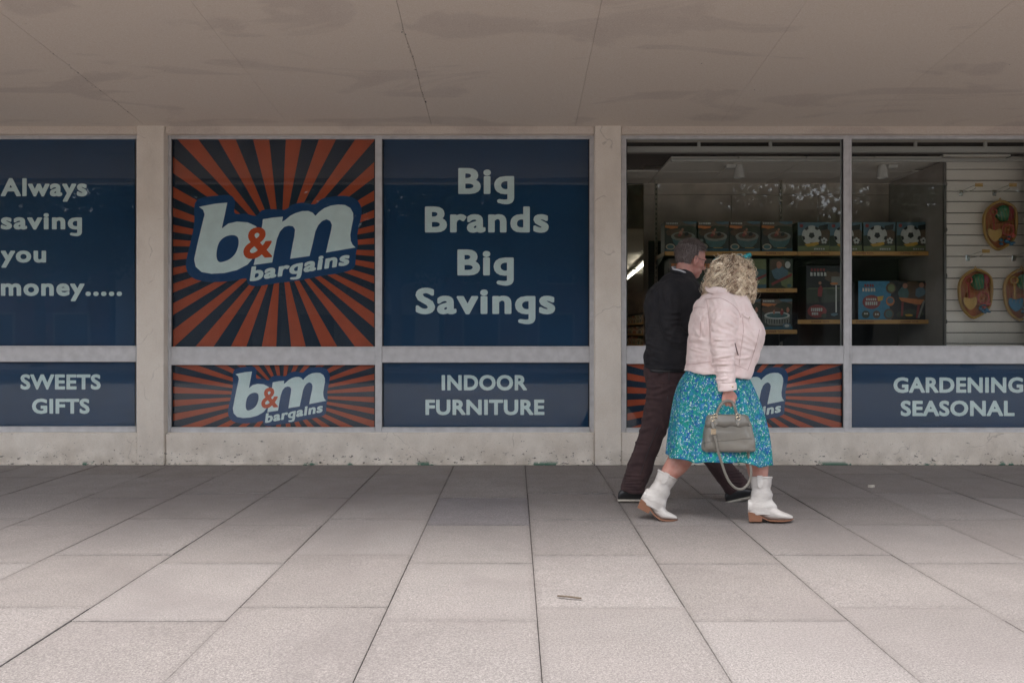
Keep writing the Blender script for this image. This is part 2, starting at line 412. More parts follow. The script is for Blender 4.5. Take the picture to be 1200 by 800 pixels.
# ------------------------------------------------------------ WINDOW FRAMES
YFR, YG, YPO = 6.66, 6.685, 6.70
def fx(px, Y=YFR): return (px - VX) * Y / F
def fz(py, Y=YFR): return H - (py - VY) * Y / F
def bar(mb, x0, y0, x1, y1, Yf=YFR, dep=.07, c=.004):
    mb.bbox((fx(x0, Yf), Yf, fz(y1, Yf)), (fx(x1, Yf), Yf + dep, fz(y0, Yf)), c)
def window(label, xs, x0, x1, tr, sill, panes, top=157.5):
    """frame of jambs, head, transom band and sill with glass panes"""
    w = thing('shop_window', (fx((x0 + x1) / 2), YFR, fz(sill[1])), label, 'window', 'shop windows along the front')
    mb = MB(); bar(mb, x0, top, x1, 162); mb.build('head', M['alu'], w)
    mb = MB(); bar(mb, x0, 160.6, x1, 162.6, YFR - .006, .03, .002); mb.build('drip_strip', M['alu'], w)
    for (a, b, ya, yb) in xs:
        mb = MB(); bar(mb, a, ya, b, yb, YFR - .004, .082); q = mb.build('mullion' if a not in (x0,) and b not in (x1,) else 'jamb', M['alu'], w)
        if b - a > 7: MB().bbox((fx(b - 2.2), YFR - .009, fz(yb)), (fx(b - .4), YFR - .0042, fz(ya)), .001).build('glazing_bead', M['alu'], q)
    for i, (pa, pb) in enumerate(panes):
        t0, t1 = tr[i]
        mb = MB(); bar(mb, pa, t0, pb, t1, YFR - .002, .07); q = mb.build('transom', M['alu'], w)
        mb = MB(); bar(mb, pa + .3, t0 - .9, pb - .3, t0 + .9, YFR - .012, .03, .002); mb.build('glazing_bead', M['alu'], q)
        mb = MB(); bar(mb, pa, sill[0], pb, sill[1], YFR - .012, .08); q = mb.build('sill', M['alu'], w)
        mb = MB(); bar(mb, pa + .3, sill[0] - .6, pb - .3, sill[0] + .9, YFR - .018, .02, .002); mb.build('glazing_bead', M['alu'], q)
        for (ya, yb) in ((160, t0 + 1), (t1 - 1, sill[0] + 1)):
            MB().box((fx(pa - 1), YG, fz(yb)), (fx(pb + 1), YG + .006, fz(ya))).build('glass_pane', M['glass'], w)
            g = MB()          # dark rubber gasket round the pane
            for (a, b, c, d) in ((pa, ya, pa + 1.3, yb), (pb - 1.3, ya, pb, yb), (pa + 1.3, ya, pb - 1.3, ya + 1.1), (pa + 1.3, yb - 1.6, pb - 1.3, yb - .6)):
                if d > c: pass
                g.box((fx(min(a, c)), YG - .012, fz(max(b, d))), (fx(max(a, c)), YG - .001, fz(min(b, d))))
            g.build('gasket', M['gasket'], w)
    return w
window('aluminium window with the navy Always saving you money sign, left of the first pillar', [(159.4, 168, 157, 506), (-110, -101, 162, 500), (-328, -320, 157, 506)], -328, 168,
       [(406, 424), (406, 424)], (500, 506.5), [(-101, 159.4), (-320, -110)])
window('aluminium window with the orange sunburst pane beside the Big Brands pane', [(192, 200, 157, 507), (439.5, 447.5, 157, 507.5), (691, 698, 157, 508)], 192, 698,
       [(407, 427.6), (406.5, 424.8)], (501, 507.5), [(200, 439.5), (447.5, 691)])
window('clear aluminium display window showing the toy shelves behind the two walkers', [(728, 734, 157, 507), (989, 998, 157, 507), (1225, 1236, 157, 507)], 728, 1236,
       [(406, 426.3), (406, 426.3)], (501.5, 507), [(734, 989), (998, 1225)])
# two outermost bays outside the picture continue the front
for (a, b, lab) in ((bays[0][0], bays[0][1], 'plain navy covered shop window at the far left end'), (bays[4][0], bays[4][1], 'plain navy covered shop window at the far right end')):
    w = thing('shop_window', ((a + b) / 2, YFR, plz), lab, 'window', 'shop windows along the front')
    n = max(2, round((b - a) / 1.9)); st = (b - a) / n
    for i in range(n + 1): MB().bbox((a + i*st - .03, YFR, plz), (a + i*st + .03, YFR + .08, 2.9), .004).build('mullion', M['alu'], w)
    for i in range(n):
        for z0, z1, nm in ((fz(426), fz(406), 'transom'), (plz, plz + .05, 'sill')): MB().bbox((a + i*st + .03, YFR + .002, z0), (a + (i+1)*st - .03, YFR + .07, z1), .004).build(nm, M['alu'], w)
        MB().box((a + i*st + .03, YG + .02, plz), (a + (i+1)*st - .03, YG + .03, 2.9)).build('covered_pane', M['navy'], w)

# ------------------------------------------------------------ SIGNS
YS = YPO            # printed face of the vinyl sheets just behind the glass
import numpy as np
_txt = {}
def glyph_outline(body, sp, shear):
    c = bpy.data.curves.new('t', 'FONT'); c.body = body; c.resolution_u = 4; c.space_character = sp; c.shear = shear
    o = bpy.data.objects.new('t', c); COL.objects.link(o); dg = bpy.context.evaluated_depsgraph_get(); dg.update()
    me = bpy.data.meshes.new_from_object(o.evaluated_get(dg)); V = [(v.co.x, v.co.y) for v in me.vertices]; cnt = {}
    for p in me.polygons:
        for k in p.edge_keys: cnt[k] = cnt.get(k, 0) + 1
    seg = np.array([V[a] + V[b] for (a, b), n in cnt.items() if n == 1]); bpy.data.objects.remove(o); bpy.data.meshes.remove(me); bpy.data.curves.remove(c); return seg
def fat_text(body, w, sp, shear, cells=64):
    """letters thickened by w (in ems) as polygons of a marching-squares grid: (points, faces) in em units"""
    key = (body, w, sp, shear, cells)
    if key in _txt: return _txt[key]
    sg = glyph_outline(body.replace('g', 'q'), sp, shear); hooks = []
    if 'g' in body:
        lo = sg[:, [1, 3]].min()
        for ax, ay, bx, by in sg:
            if max(ay, by) < lo + .004 and abs(ax - bx) > .05: hooks.append(((ax + bx) / 2, abs(ax - bx) / 2))
    x0, x1 = min(sg[:, 0].min(), sg[:, 2].min()) - w * 2, max(sg[:, 0].max(), sg[:, 2].max()) + w * 2
    y0, y1 = min(sg[:, 1].min(), sg[:, 3].min()) - w * 2 - (.09 if hooks else 0), max(sg[:, 1].max(), sg[:, 3].max()) + w * 2; h = .72 / cells
    gx = np.arange(x0, x1 + h, h); gy = np.arange(y0, y1 + h, h); X, Y = np.meshgrid(gx, gy); P_ = np.stack([X.ravel(), Y.ravel()], 1)
    D_ = np.full(len(P_), 1e9); ins = np.zeros(len(P_), bool)
    for ax, ay, bx, by in sg:
        m = (P_[:, 0] > min(ax, bx) - .1) & (P_[:, 0] < max(ax, bx) + .1) & (P_[:, 1] > min(ay, by) - .1) & (P_[:, 1] < max(ay, by) + .1)
        q = P_[m]; dx, dy = bx - ax, by - ay; t = np.clip(((q[:, 0] - ax) * dx + (q[:, 1] - ay) * dy) / (dx * dx + dy * dy + 1e-12), 0, 1)
        u, v = np.abs(q[:, 0] - ax - t * dx), np.abs(q[:, 1] - ay - t * dy); D_[m] = np.minimum(D_[m], (u ** 2.7 + v ** 2.7) ** (1 / 2.7))
        if ay != by:
            c_ = ((ay > P_[:, 1]) != (by > P_[:, 1])) & (P_[:, 0] < (bx - ax) * (P_[:, 1] - ay) / (by - ay) + ax); ins ^= c_
    Fl = np.where(ins, -D_, D_) - w
    for hx, hw in hooks:      # a single-storey g: cut the foot of the stem, then draw the open tail
        kx = lo + .06; cut = np.maximum(np.abs(P_[:, 0] - hx) - .12, P_[:, 1] - kx); Fl = np.where(cut < 0, np.maximum(Fl, -cut), Fl)
        arc = [(hx + shear * -.0, kx + .02), (hx - .003, kx - .02), (hx - .03, kx - .068), (hx - .09, kx - .092), (hx - .17, kx - .092), (hx - .27, kx - .072)]
        arc = catmull(arc, 4)
        for (ax, ay), (bx, by) in zip(arc[:-1], arc[1:]):
            dx, dy = bx - ax, by - ay; t = np.clip(((P_[:, 0] - ax) * dx + (P_[:, 1] - ay) * dy) / (dx * dx + dy * dy), 0, 1)
            Fl = np.minimum(Fl, np.hypot(P_[:, 0] - ax - t * dx, P_[:, 1] - ay - t * dy) - (hw + w) * (.95 - .25 * max(0, (hx - ax) / .27)))
    Fv = Fl.reshape(X.shape); ny, nx = Fv.shape; vs, fs, vid = [], [], {}
    def pt(x, y):
        k = (round(x * 1e5), round(y * 1e5))
        if k not in vid: vid[k] = len(vs); vs.append((x, y))
        return vid[k]
    inside = Fv < 0; full = inside[:-1, :-1] & inside[1:, :-1] & inside[:-1, 1:] & inside[1:, 1:]; anyi = inside[:-1, :-1] | inside[1:, :-1] | inside[:-1, 1:] | inside[1:, 1:]
    for j in range(ny - 1):
        i = 0
        while i < nx - 1:
            if full[j, i]:
                k = i
                while k < nx - 1 and full[j, k]: k += 1
                fs.append((pt(gx[i], gy[j]), pt(gx[k], gy[j]), pt(gx[k], gy[j + 1]), pt(gx[i], gy[j + 1]))); i = k; continue
            if anyi[j, i]:
                cs = [(i, j), (i + 1, j), (i + 1, j + 1), (i, j + 1)]; po = []
                for n in range(4):
                    (a, b), (c, d) = cs[n], cs[(n + 1) % 4]; fa, fb = Fv[b, a], Fv[d, c]
                    if fa < 0: po.append(pt(gx[a], gy[b]))
                    if (fa < 0) != (fb < 0): t = fa / (fa - fb); po.append(pt(gx[a] + t * (gx[c] - gx[a]), gy[b] + t * (gy[d] - gy[b])))
                po = [p for n, p in enumerate(po) if p != po[n - 1]]
                if len(po) > 2: fs.append(tuple(po))
            i += 1
    _txt[key] = (vs, fs); return vs, fs
def text_mesh(mb, body, x0, x1, ycap, ybase, Y, w=.036, shear=0, rot=None, capref='B', sp=1.12, cells=64):
    vs, fs = fat_text(body, w, sp, shear, cells); rs_, _ = fat_text(capref, w, 1, 0, 32)
    zb = min(v[1] for v in rs_); zt = max(v[1] for v in rs_); xa = min(v[0] for v in vs); xb = max(v[0] for v in vs)
    sx = (x1 - x0) / (xb - xa); sy = (ybase - ycap) / (zt - zb)
    P2 = [(x0 + (v[0] - xa) * sx, ybase - (v[1] - zb) * sy) for v in vs]
    if rot:
        cx, cy, a = rot; P2 = [(cx + (x-cx)*math.cos(a) + (y-cy)*math.sin(a), cy - (x-cx)*math.sin(a) + (y-cy)*math.cos(a)) for x, y in P2]
    mb.add([P(x, y, Y) for x, y in P2], fs)
def sheet(name, lab, x0, y0, x1, y1, mt, Y=YS):
    o = MB().box((fx(x0, Y), Y, fz(y1, Y)), (fx(x1, Y), Y + .003, fz(y0, Y))).build(name, mt, origin=P((x0+x1)/2, y1, Y)); tag(o, lab, 'sign')
    return o
# each sign's sheet is the top-level thing; lettering sits .8 mm proud as its own part
def text_sign(lab, box, lines, **k):
    s = sheet('window_sign', lab, *box, M['navy'])
    for ln in lines:
        mb = MB(); text_mesh(mb, *ln, YS - .0012, **k); mb.build('lettering', M['letter'], s)
    return s
text_sign('tall navy sign reading Always saving you money in pale letters', (-104, 160, 158, 410),
    [('Always', 1, 102, 208.8, 230), ('saving', 1, 96, 248.5, 268.8), ('you', 1, 54, 287.5, 307.6), ('money.....', 1, 143, 325.8, 346.6)], capref='A')
text_sign('low navy sign reading SWEETS GIFTS under the transom', (-104, 422, 158, 502),
    [('SWEETS', 24, 118, 438.5, 456.2), ('GIFTS', 37.5, 105, 467, 484.5)], capref='E', sp=1.06)
text_sign('tall navy sign reading Big Brands Big Savings', (446, 160, 692, 410),
    [('Big', 537, 602.5, 197, 227.4), ('Brands', 498, 643, 242, 272.4), ('Big', 536, 602, 292.3, 322.7), ('Savings', 487, 650.5, 337.4, 367.8)])
text_sign('low navy sign reading INDOOR FURNITURE beside the first sunburst panels', (446, 422, 692, 504),
    [('INDOOR', 517.5, 617.5, 439.3, 457.2), ('FURNITURE', 498.5, 638, 468, 486)], capref='E', sp=1.06)
text_sign('low navy sign reading GARDENING SEASONAL under the toy display', (997, 424, 1228, 504),
    [('GARDENING', 1047, 1199, 442, 460), ('SEASONAL', 1055.5, 1189, 469.3, 487.3)], capref='E', sp=1.06)
for (x0, y0, x1, y1) in ((-322, 160, -106, 410), (-322, 422, -106, 502)):
    sheet('window_sign', 'tall blank navy vinyl sheet in the pane outside the left edge' if y0 < 200 else 'low blank navy vinyl sheet outside the left edge', x0, y0, x1, y1, M['navy'])

LB = catmull([(172,370),(200,364),(250,355),(305,350),(305,351),(294,405),(280,468),(281,470),(310,448),(350,439),(400,442),(440,460),(462,500),(455,560),(435,600),(400,640),(350,666),(290,680),(230,683),(185,675),(157,650),(150,615),(165,545),(183,470),(199,405),(192,384)], 1, True)
CB = catmull([(268,628),(256,610),(256,575),(268,535),(295,510),(330,502),(354,512),(358,545),(345,585),(320,612),(292,625)], 3, True)
def sm(pts, sub=3): return [(a, b) for a, b in catmull(pts, sub, True)]
LM = [(472,428),(520,420),(566,416),(562,440),(576,432),(600,412),(625,399),(655,390),(685,389),(705,397),(719,412),(733,396),(760,376),(790,364),(825,359),(857,361),(882,375),(895,398),(896,425),(888,465),(882,500),(884,528),(892,546),(906,560),(768,584),(780,530),(792,480),(796,455),(788,436),(770,428),(750,436),(732,455),(718,485),(706,540),(691,600),(600,613),(610,555),(620,505),(623,475),(613,461),(593,458),(572,464),(552,485),(538,520),(526,575),(516,630),(429,642),(445,570),(460,500),(470,450)]
OUTL = [(150,380),(158,345),(190,326),(250,318),(310,314),(333,326),(342,350),(338,385),(346,402),(395,402),(440,412),(468,386),(520,380),(575,383),(610,360),(660,350),(715,358),(750,332),(810,320),(870,320),(915,340),(935,380),(930,430),(915,500),(918,545),(908,590),(905,640),(885,665),(820,682),(740,694),(640,715),(530,728),(440,742),(402,730),(392,705),(330,716),(250,722),(190,718),(140,700),(113,660),(115,610),(132,540),(150,450)]
def logo(parent, fn, Y, face):
    """the b&m bargains lettering: blue backing shape, letters, ampersand and small word"""
    q = lambda pts, dy: [P(*fn(x, y), Y - dy) for x, y in pts]
    MB().prism(q(sm(OUTL, 3), .0022), (0, .0008, 0)).build('logo_backing', M['navy_logo'], parent)
    MB().prism(q([(a, b) for a, b in LB], .0030), (0, .0007, 0)).build('letter', face, parent)
    MB().prism(q([(a, b) for a, b in CB], .0036), (0, .0005, 0)).build('letter_counter', M['navy_logo'], parent)
    MB().prism(q(LM, .0030), (0, .0007, 0)).build('letter', face, parent)
    # ampersand with a pale rim
    def txt(body, x0, x1, yc, yb, dy, off, shear, rot, ref, mt, name):
        t = MB(); V0 = []
        text_mesh(t, body, x0, x1, yc, yb, 1.0, w=off, shear=shear, rot=rot, capref=ref, sp=1.0 if ref == '&' else 1.1)
        t.v = [tuple(P(*fn(x / y * F + VX, VY - (z - H) / y * F), Y - dy + (y - 1))) for x, y, z in t.v]
        t.build(name, mt, parent)
    txt('&', 378, 514, 466, 612, .0040, .022, .12, (446, 540, R(4)), '&', M['amp'], 'ampersand')
    txt('bargains', 412, 892, 652, 720, .0034, .040, .22, (415, 722, R(9.6)), 'b', face, 'lettering')
def burst(lab, box, cen, stretch, phase=4.5):
    """printed sunburst: orange sheet rays on a dark sheet, clipped to the panel"""
    x0, y0, x1, y1 = box; s = sheet('sunburst_sign', lab, x0 - 2, y0 - 3, x1 + 2, y1 + 3, M['navy_dark'])
    cx, cy = cen; mb = MB()
    def edge(a):
        dx, dy = math.sin(a) * stretch, -math.cos(a)
        ts = [((x1 if dx > 0 else x0) - cx) / dx if abs(dx) > 1e-6 else 1e9, ((y1 if dy > 0 else y0) - cy) / dy if abs(dy) > 1e-6 else 1e9]
        return min(ts), ts.index(min(ts)), dx, dy
    for k in range(32):
        am = R(phase + 11.25 * k); pts = []
        for j in range(13):
            a = am + R(-2.75 + 5.5 * j / 12); t, w, dx, dy = edge(a); pts.append((cx + dx * t, cy + dy * t))
        i0 = 14.0
        ia = [(cx + math.sin(am + R(e)) * stretch * i0, cy - math.cos(am + R(e)) * i0) for e in (2.75, -2.75)]
        mb.poly([P(x, y, YS - .0012) for x, y in ia + pts])
    mb.build('orange_rays', M['orange'], s)
    return s
big = burst('tall orange sunburst sign with the large b&m bargains logo', (201, 161, 439, 408), (329, 291), 1.52)
logo(big, lambda x, y: (190 + x / 4, 150 + y / 4), YS, M['letter'])
def small(xo): return lambda x, y: (276.4 + xo + (190 + x/4 - 233.7) * .579, 438.3 + (150 + y/4 - 242.5) * .655)
s1 = burst('low sunburst sign with b&m bargains logo below the tall sunburst sign', (201, 426, 439, 502), (331, 463), 1.62)
logo(s1, small(0), YS, M['letter'])
s2 = burst('low sunburst sign partly hidden behind the walking couple', (734, 425, 989, 503), (866, 463), 1.68)
logo(s2, lambda x, y: tuple(a + b for a, b in zip(small(0)(x, y), (537, 0))), YS, M['letter'])

# ------------------------------------------------------------ SHOP INTERIOR
M['ceil_in'] = mat('ceiling tile white', (.76, .69, .62), .9, bump=.2, bscale=90, var=.08, vscale=2)
M['wall_in'] = mat('grey display board', (.60, .49, .41), .9, bump=.3, bscale=40, var=.22, vscale=4)
M['floor_in'] = mat('shop floor vinyl', (.52, .49, .45), .4, var=.1, vscale=2)
M['slat'] = mat('slatwall laminate', (.74, .66, .59), .55, bump=.05, bscale=200, var=.06, vscale=3)
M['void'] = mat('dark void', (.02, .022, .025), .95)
M['rail'] = mat('cream ceiling rail', (.42, .39, .36), .6)
M['steel'] = mat('shelf steel grey', (.12, .11, .10), .5, .2)
M['upright'] = mat('upright cream steel', (.40, .34, .27), .5, .2)
M['strip'] = mat('yellow price strip', (.52, .27, .07), .4, spec=.6)
M['ink'] = mat('strip print', (.13, .03, .02), .5)
M['chrome'] = mat('chrome', (.6, .6, .6), .2, 1)
M['tube'] = mat('lit fluorescent tube', (.9, .9, .85), .4, emit=(1, .93, .78), estr=5)
M['lamp_body'] = mat('spotlight white', (.55, .52, .49), .5)
YSL, YB, CZ = 7.06, 8.15, 2.72
BX = 1.37                                     # left edge of the display's back board
ins = MB().box((-12.2, 6.95, -.06), (14.0, 27.0, 0.0)).build('shop_floor', M['floor_in']); tag(ins, kind='structure')
ceil = MB().box((-12.2, 9.0, 2.63), (14.0, 27.0, 2.72)).build('shop_ceiling', M['ceil_in']); tag(ceil, kind='structure')
wl = MB().box((-12.2, 26.9, 0), (14, 27, 3.4)).box((-12.3, 6.9, 0), (-12.2, 27, 3.4)).box((14, 6.9, 0), (14.1, 27, 3.4)).build('shop_wall', M['wall_in']); tag(wl, kind='structure')
tag(MB().box((-12.4, 6.96, 3.41), (14.2, 27.2, 3.6)).build('unseen_shop_roof', M['void']), kind='structure')  # unseen roof, added to keep sky out of the gap above the ceiling
# boards behind the covered windows close the shop off from the daylight
tag(MB().box((-12.2, 6.96, 0), (.82, 6.99, 3.1)).box((4.75, 6.96, 0), (14, 6.99, 3.1)).build('window_back_wall', M['wall_in']), kind='structure')
tag(MB().box((.80, 6.93, 2.93), (6.7, 9.1, 2.98)).build('ceiling_sky_block', M['void']), kind='structure')  # near-black board, lengthened to keep the sky out of the ceiling gap
# display ceiling: tiles with thin joints, two rails in front
dc = thing('display_ceiling', (2.7, 7.2, CZ), 'suspended white tile ceiling over the toy display with a cream front rail', 'ceiling')
tx = [.80 + .62 * i for i in range(9)]
for i in range(8):
    for j, (a, b) in enumerate(((6.99, 7.55), (7.555, 8.14))):
        if (i, j) == (0, 0): continue
        dz = .022 if (i, j) in ((5, 0),) else rnd.uniform(0, .003)
        MB().bbox((tx[i] + .004, a, CZ + dz), (tx[i + 1] - .004, b, CZ + .018 + dz), .002).build('ceiling_tile', M['ceil_in'], dc)
MB().bbox((.81, 6.86, fz(178, 6.86)), (6.6, 6.90, fz(171.5, 6.86)), .004).build('front_rail', M['rail'], dc)
MB().bbox((1.42, 6.96, fz(189.5, 6.96)), (6.6, 6.985, fz(185.5, 6.96)), .003).build('lower_rail', M['rail'], dc)
MB().bbox((.80, 6.91, CZ + .03), (6.6, 6.94, CZ + .055), .003).build('upper_rail', M['steel'], dc)
for px in (819, 903, 988, 1073, 1155): MB().bbox((fx(px - 1.8, 6.87), 6.865, fz(172, 6.87)), (fx(px + 1.8, 6.87), 6.885, fz(157, 6.87) + .05), .003).build('hanger_strut', M['rail'], dc)
MB().box((.82, 6.90, 2.86), (6.6, 6.92, 2.99)).build('dark_gap_sheet', M['void'], dc)  # near-black sheet stands in for the unlit gap above the ceiling
# back board and side board
bb = thing('display_back', (2.7, YB, 0), 'dark board closing the back of the toy display', 'display board')
for i, (a, b) in enumerate(((BX, 2.30), (2.304, 3.22), (3.224, 4.06))): MB().bbox((a, YB, 0), (b, YB + .03, 2.60), .003).build('board', M['wall_in'], bb)
MB().bbox((BX, YB - .01, 2.602), (4.06, YB + .04, 2.90), .003).build('fascia_board', M['wall_in'], bb)
MB().bbox((.80, 8.9, 2.35), (BX + .3, 8.96, 2.86), .003).build('bulkhead', M['wall_in'], bb)
sb = thing('side_board', (4.02, 7.6, 0), 'tall side board turned towards the toy shelves beside the slatwall', 'display board')
MB().bbox((3.965, YSL + .02, 0), (3.99, YB - .01, CZ), .003).build('board', mat('side board grey', (.34, .295, .26), .8, bump=.1, var=.1), sb)
MB().bbox((3.945, YSL - .012, 0), (3.964, YSL + .02, CZ), .003).build('edge_trim', M['steel'], sb)
for z in [.4 + .42 * i for i in range(6)]: MB().ell((3.955, YSL - .016, z), (.016, .01, .024), n=8, m=6).build('edge_clip', M['steel'], sb)
# slatwall: every board is its own part
sw = thing('slatwall', (4.6, YSL, 0), 'cream slatwall panel carrying hooks and the boat shaped beach toy sets', 'slatwall')
p0 = fz(146.5, YSL); n = int(p0 / .1)
zs = [fz(140 + y / 4.444, YSL) for y in (260, 318, 374, 428, 487, 544, 602, 656, 713, 770)]
z = zs[-1]; 
while z > .1: z -= .1; zs.append(z)
zs = [zs[0] + .1] + zs
for a, b in zip(zs[:-1], zs[1:]):
    MB().bbox((3.972, YSL, b + .004), (6.6, YSL + .012, a - .004), .002).build('slat_board', M['slat'], sw)
MB().box((3.972, YSL + .013, 0), (6.6, YSL + .02, CZ)).build('backing', M['steel'], sw)

def bayshelf(par, xa, xb, zt, yf=7.36, yb=7.82):
    """one shelf with its folded lip and yellow price strip"""
    s = MB().bbox((xa, yf + .006, zt - .022), (xb, yb, zt), .003).build('shelf_board', M['steel'], par)
    MB().bbox((xa, yf - .004, zt - .036), (xb, yf + .004, zt + .004), .002).build('price_strip', M['strip'], s)
    for k in (0, 1): MB().prism([(xa + .006 if k == 0 else xb - .009, yf + .02, zt - .024), (xa + .006 if k == 0 else xb - .009, yb, zt - .024), (xa + .006 if k == 0 else xb - .009, yb, zt - .12)], (.003, 0, 0)).build('bracket', M['steel'], s)
    mb = MB(); nn = max(1, round((xb - xa) / .42)); st = (xb - xa) / nn
    for i in range(nn):
        c0 = xa + st * (i + .5); k = 900 / (yf - .005)
        x0 = VX + (c0 - .085) * k; yb_ = VY - (zt - .024 - H) * k
        text_mesh(mb, 'SUMMER TOYS', x0, x0 + .17 * k, yb_ - .017 * k, yb_, yf - .005, w=.015, capref='E', sp=1.05, cells=14)
    tag(mb.build('strip_lettering', M['ink'], s), kind='stuff'); return s
sh = thing('toy_shelving', (2.7, 7.85, 0), 'steel shelving bay with yellow price strips holding boxed summer toys', 'shelving')
def upright(par, px, ytop=211, Y=7.84):
    x = fx(px, Y); zt = fz(ytop, Y); u = MB().bbox((x - .014, Y - .01, 0), (x - .007, Y + .02, zt), .001).bbox((x + .007, Y - .01, 0), (x + .014, Y + .02, zt), .001)
    z = zt
    while z > .3: u.box((x - .0068, Y - .008, z - .022), (x + .0068, Y + .018, z)); z -= .05
    u.build('slotted_upright', M['upright'], par)
    MB().box((x - .012, Y + .021, 0), (x + .012, Y + .024, zt)).build('upright_back', M['void'], par)
for px, t in ((769, 212), (915, 211), (1060, 214)): upright(sh, px, t)
def szl(py): return fz(py, 7.355)
XL, XM, XR = fx(779, 7.36), fx(934, 7.36), fx(1091.5, 7.36)
Z1, Z2, Z3, Z4 = szl(295), szl(338.2), szl(386.8), szl(375)
for a, b, z in ((XL, XM - .002, Z1), (XM + .002, XR, Z1), (XL, XM, Z2), (XL, XM, Z3), (XM + .006, XR, Z4)): bayshelf(sh, a, b, z)
for z in (.86, .45): bayshelf(sh, XL, XM, z); bayshelf(sh, XM + .006, XR, z)
MB().bbox((BX, 7.86, 0), (3.93, 7.872, 2.08), .002).build('shelving_back_panel', mat('shelving back panel', (.04, .038, .036), .85, var=.2), sh)
MB().bbox((XL - .004, 7.38, Z1 - .036), (XL - .001, 7.83, Z1 + .002), .001).build('end_strip', M['strip'], sh)

# ---- boxed toys: each box its own thing with its printed front
BM = {k: mat('print ' + k, c, .35, spec=.5, var=.12, vscale=30) for k, c in dict(
    carton=(.03, .035, .03), green=(.035, .045, .028), teal=(.06, .13, .13), grey=(.20, .20, .17), cream=(.42, .36, .26), blue=(.035, .20, .33),
    sky=(.09, .16, .20), water=(.03, .10, .14), orange=(.55, .18, .05), red=(.24, .035, .035), skin=(.38, .17, .11), white=(.52, .52, .48),
    black=(.012, .012, .014), yellow=(.55, .32, .04), brown=(.10, .06, .035), lime=(.16, .19, .08), dusk=(.13, .10, .075)).items()}
def elp(cx, cy, rx, ry, n=20, a0=0, a1=360): return [(cx + rx * math.cos(R(a0 + (a1 - a0) * i / n)), cy + ry * math.sin(R(a0 + (a1 - a0) * i / n))) for i in range(n if a1 - a0 == 360 else n + 1)]
def carton(name, lab, x0, x1, ytop, zb, shapes, Y=7.40, dep=.22, base='carton', grp=None, cat='toy box'):
    """x0,x1,ytop in photo pixels; shapes = [(material, outline 0..1 x 0..1 (y down))]"""
    xa, xb, zt = fx(x0 + .4, Y), fx(x1 - .4, Y), fz(ytop, Y)
    t = thing(name, ((xa + xb) / 2, Y + dep / 2, zb), lab, cat, grp)
    MB().bbox((xa, Y, zb + .0005), (xb, Y + dep, zt), .003).build('carton', BM[base], t)
    d = .0010
    byname = {}
    for k, (mt, pts) in enumerate(shapes):
        m_ = byname.setdefault(mt, MB()); e = .0008 + .00035 * k
        q = [(xa + .003 + (xb - xa - .006) * min(max(u, 0), 1), Y - e, zt - .003 - (zt - zb - .006) * min(max(v, 0), 1)) for u, v in pts]
        m_.poly(q)
    for mt, m_ in byname.items(): m_.build('printed_picture', BM[mt], t)
    t.rotation_euler.z = R(rnd.uniform(-2.2, 2.2)); t.location.y += rnd.uniform(0, .015)
    return t
def blob(cx, cy, rx, ry, j, n=12, seed=0):
    r = random.Random(seed); return [(cx + rx * math.cos(6.283*i/n) * r.uniform(1 - j, 1 + j), cy + ry * math.sin(6.283*i/n) * r.uniform(1 - j, 1 + j)) for i in range(n)]
def bars(x0, y0, x1, y1, n, mt, seed):     # a line of illegible small print
    r = random.Random(seed); out = []; x = x0; w = (x1 - x0) / n
    for i in range(n): out.append((mt, [(x, y0), (x + w * r.uniform(.55, .85), y0 + .004), (x + w * .7, y1), (x, y1)])); x += w
    return out
def tub(seed, round_pool=False):
    s = [('dusk', [(0, 0), (1, 0), (1, .18), (0, .18)]), ('orange', [(0, .13), (.5, .16), (.42, .22), (.2, .24), (0, .2)]), ('sky', [(.55, 0), (1, 0), (1, .07), (.8, .1), (.62, .06)]),
         ('green', blob(.75, .25, .3, .14, .3, 14, seed)), ('brown', blob(.3, .35, .35, .12, .3, 14, seed + 1)), ('water', [(0, .9), (1, .88), (1, 1), (0, 1)])]
    if round_pool:
        s += [('grey', [(.08, .52), (.92, .52), (.90, .76), (.75, .84), (.5, .86), (.25, .84), (.1, .76)]), ('white', elp(.5, .53, .42, .12)), ('teal', elp(.5, .53, .35, .08)),
              ('skin', blob(.4, .42, .035, .07, .2, 10, 3)), ('red', blob(.66, .43, .06, .09, .2, 10, 4)), ('skin', blob(.66, .34, .03, .04, .1, 8, 5)), ('skin', blob(.85, .35, .05, .09, .2, 9, 6)), ('sky', elp(.82, .86, .14, .09, 12)), ('white', elp(.82, .86, .08, .05, 12))]
        for i in range(9): s.append(('black', [(.14 + .085 * i, .66), (.17 + .085 * i, .66), (.165 + .085 * i, .80), (.145 + .085 * i, .80)]))
    else:
        s += [('teal', [(.2, .50), (.94, .50), (.88, .70), (.74, .84), (.57, .87), (.4, .84), (.27, .70)]), ('grey', elp(.57, .49, .38, .155)), ('brown', elp(.57, .47, .29, .10)),
              ('skin', blob(.5, .38, .06, .08, .25, 10, seed + 2)), ('red', blob(.46, .45, .06, .045, .25, 10, seed + 3)), ('black', blob(.68, .42, .06, .07, .25, 9, seed + 4)), ('skin', blob(.55, .27, .04, .05, .2, 8, seed + 5)),
              ('cream', elp(.17, .83, .15, .1, 14)), ('teal', elp(.17, .83, .11, .07, 14)), ('yellow', [(.5, .855), (.8, .86), (.8, .875), (.5, .87)])]
    return s + bars(.04, .035, .42, .09, 7, 'white', seed)
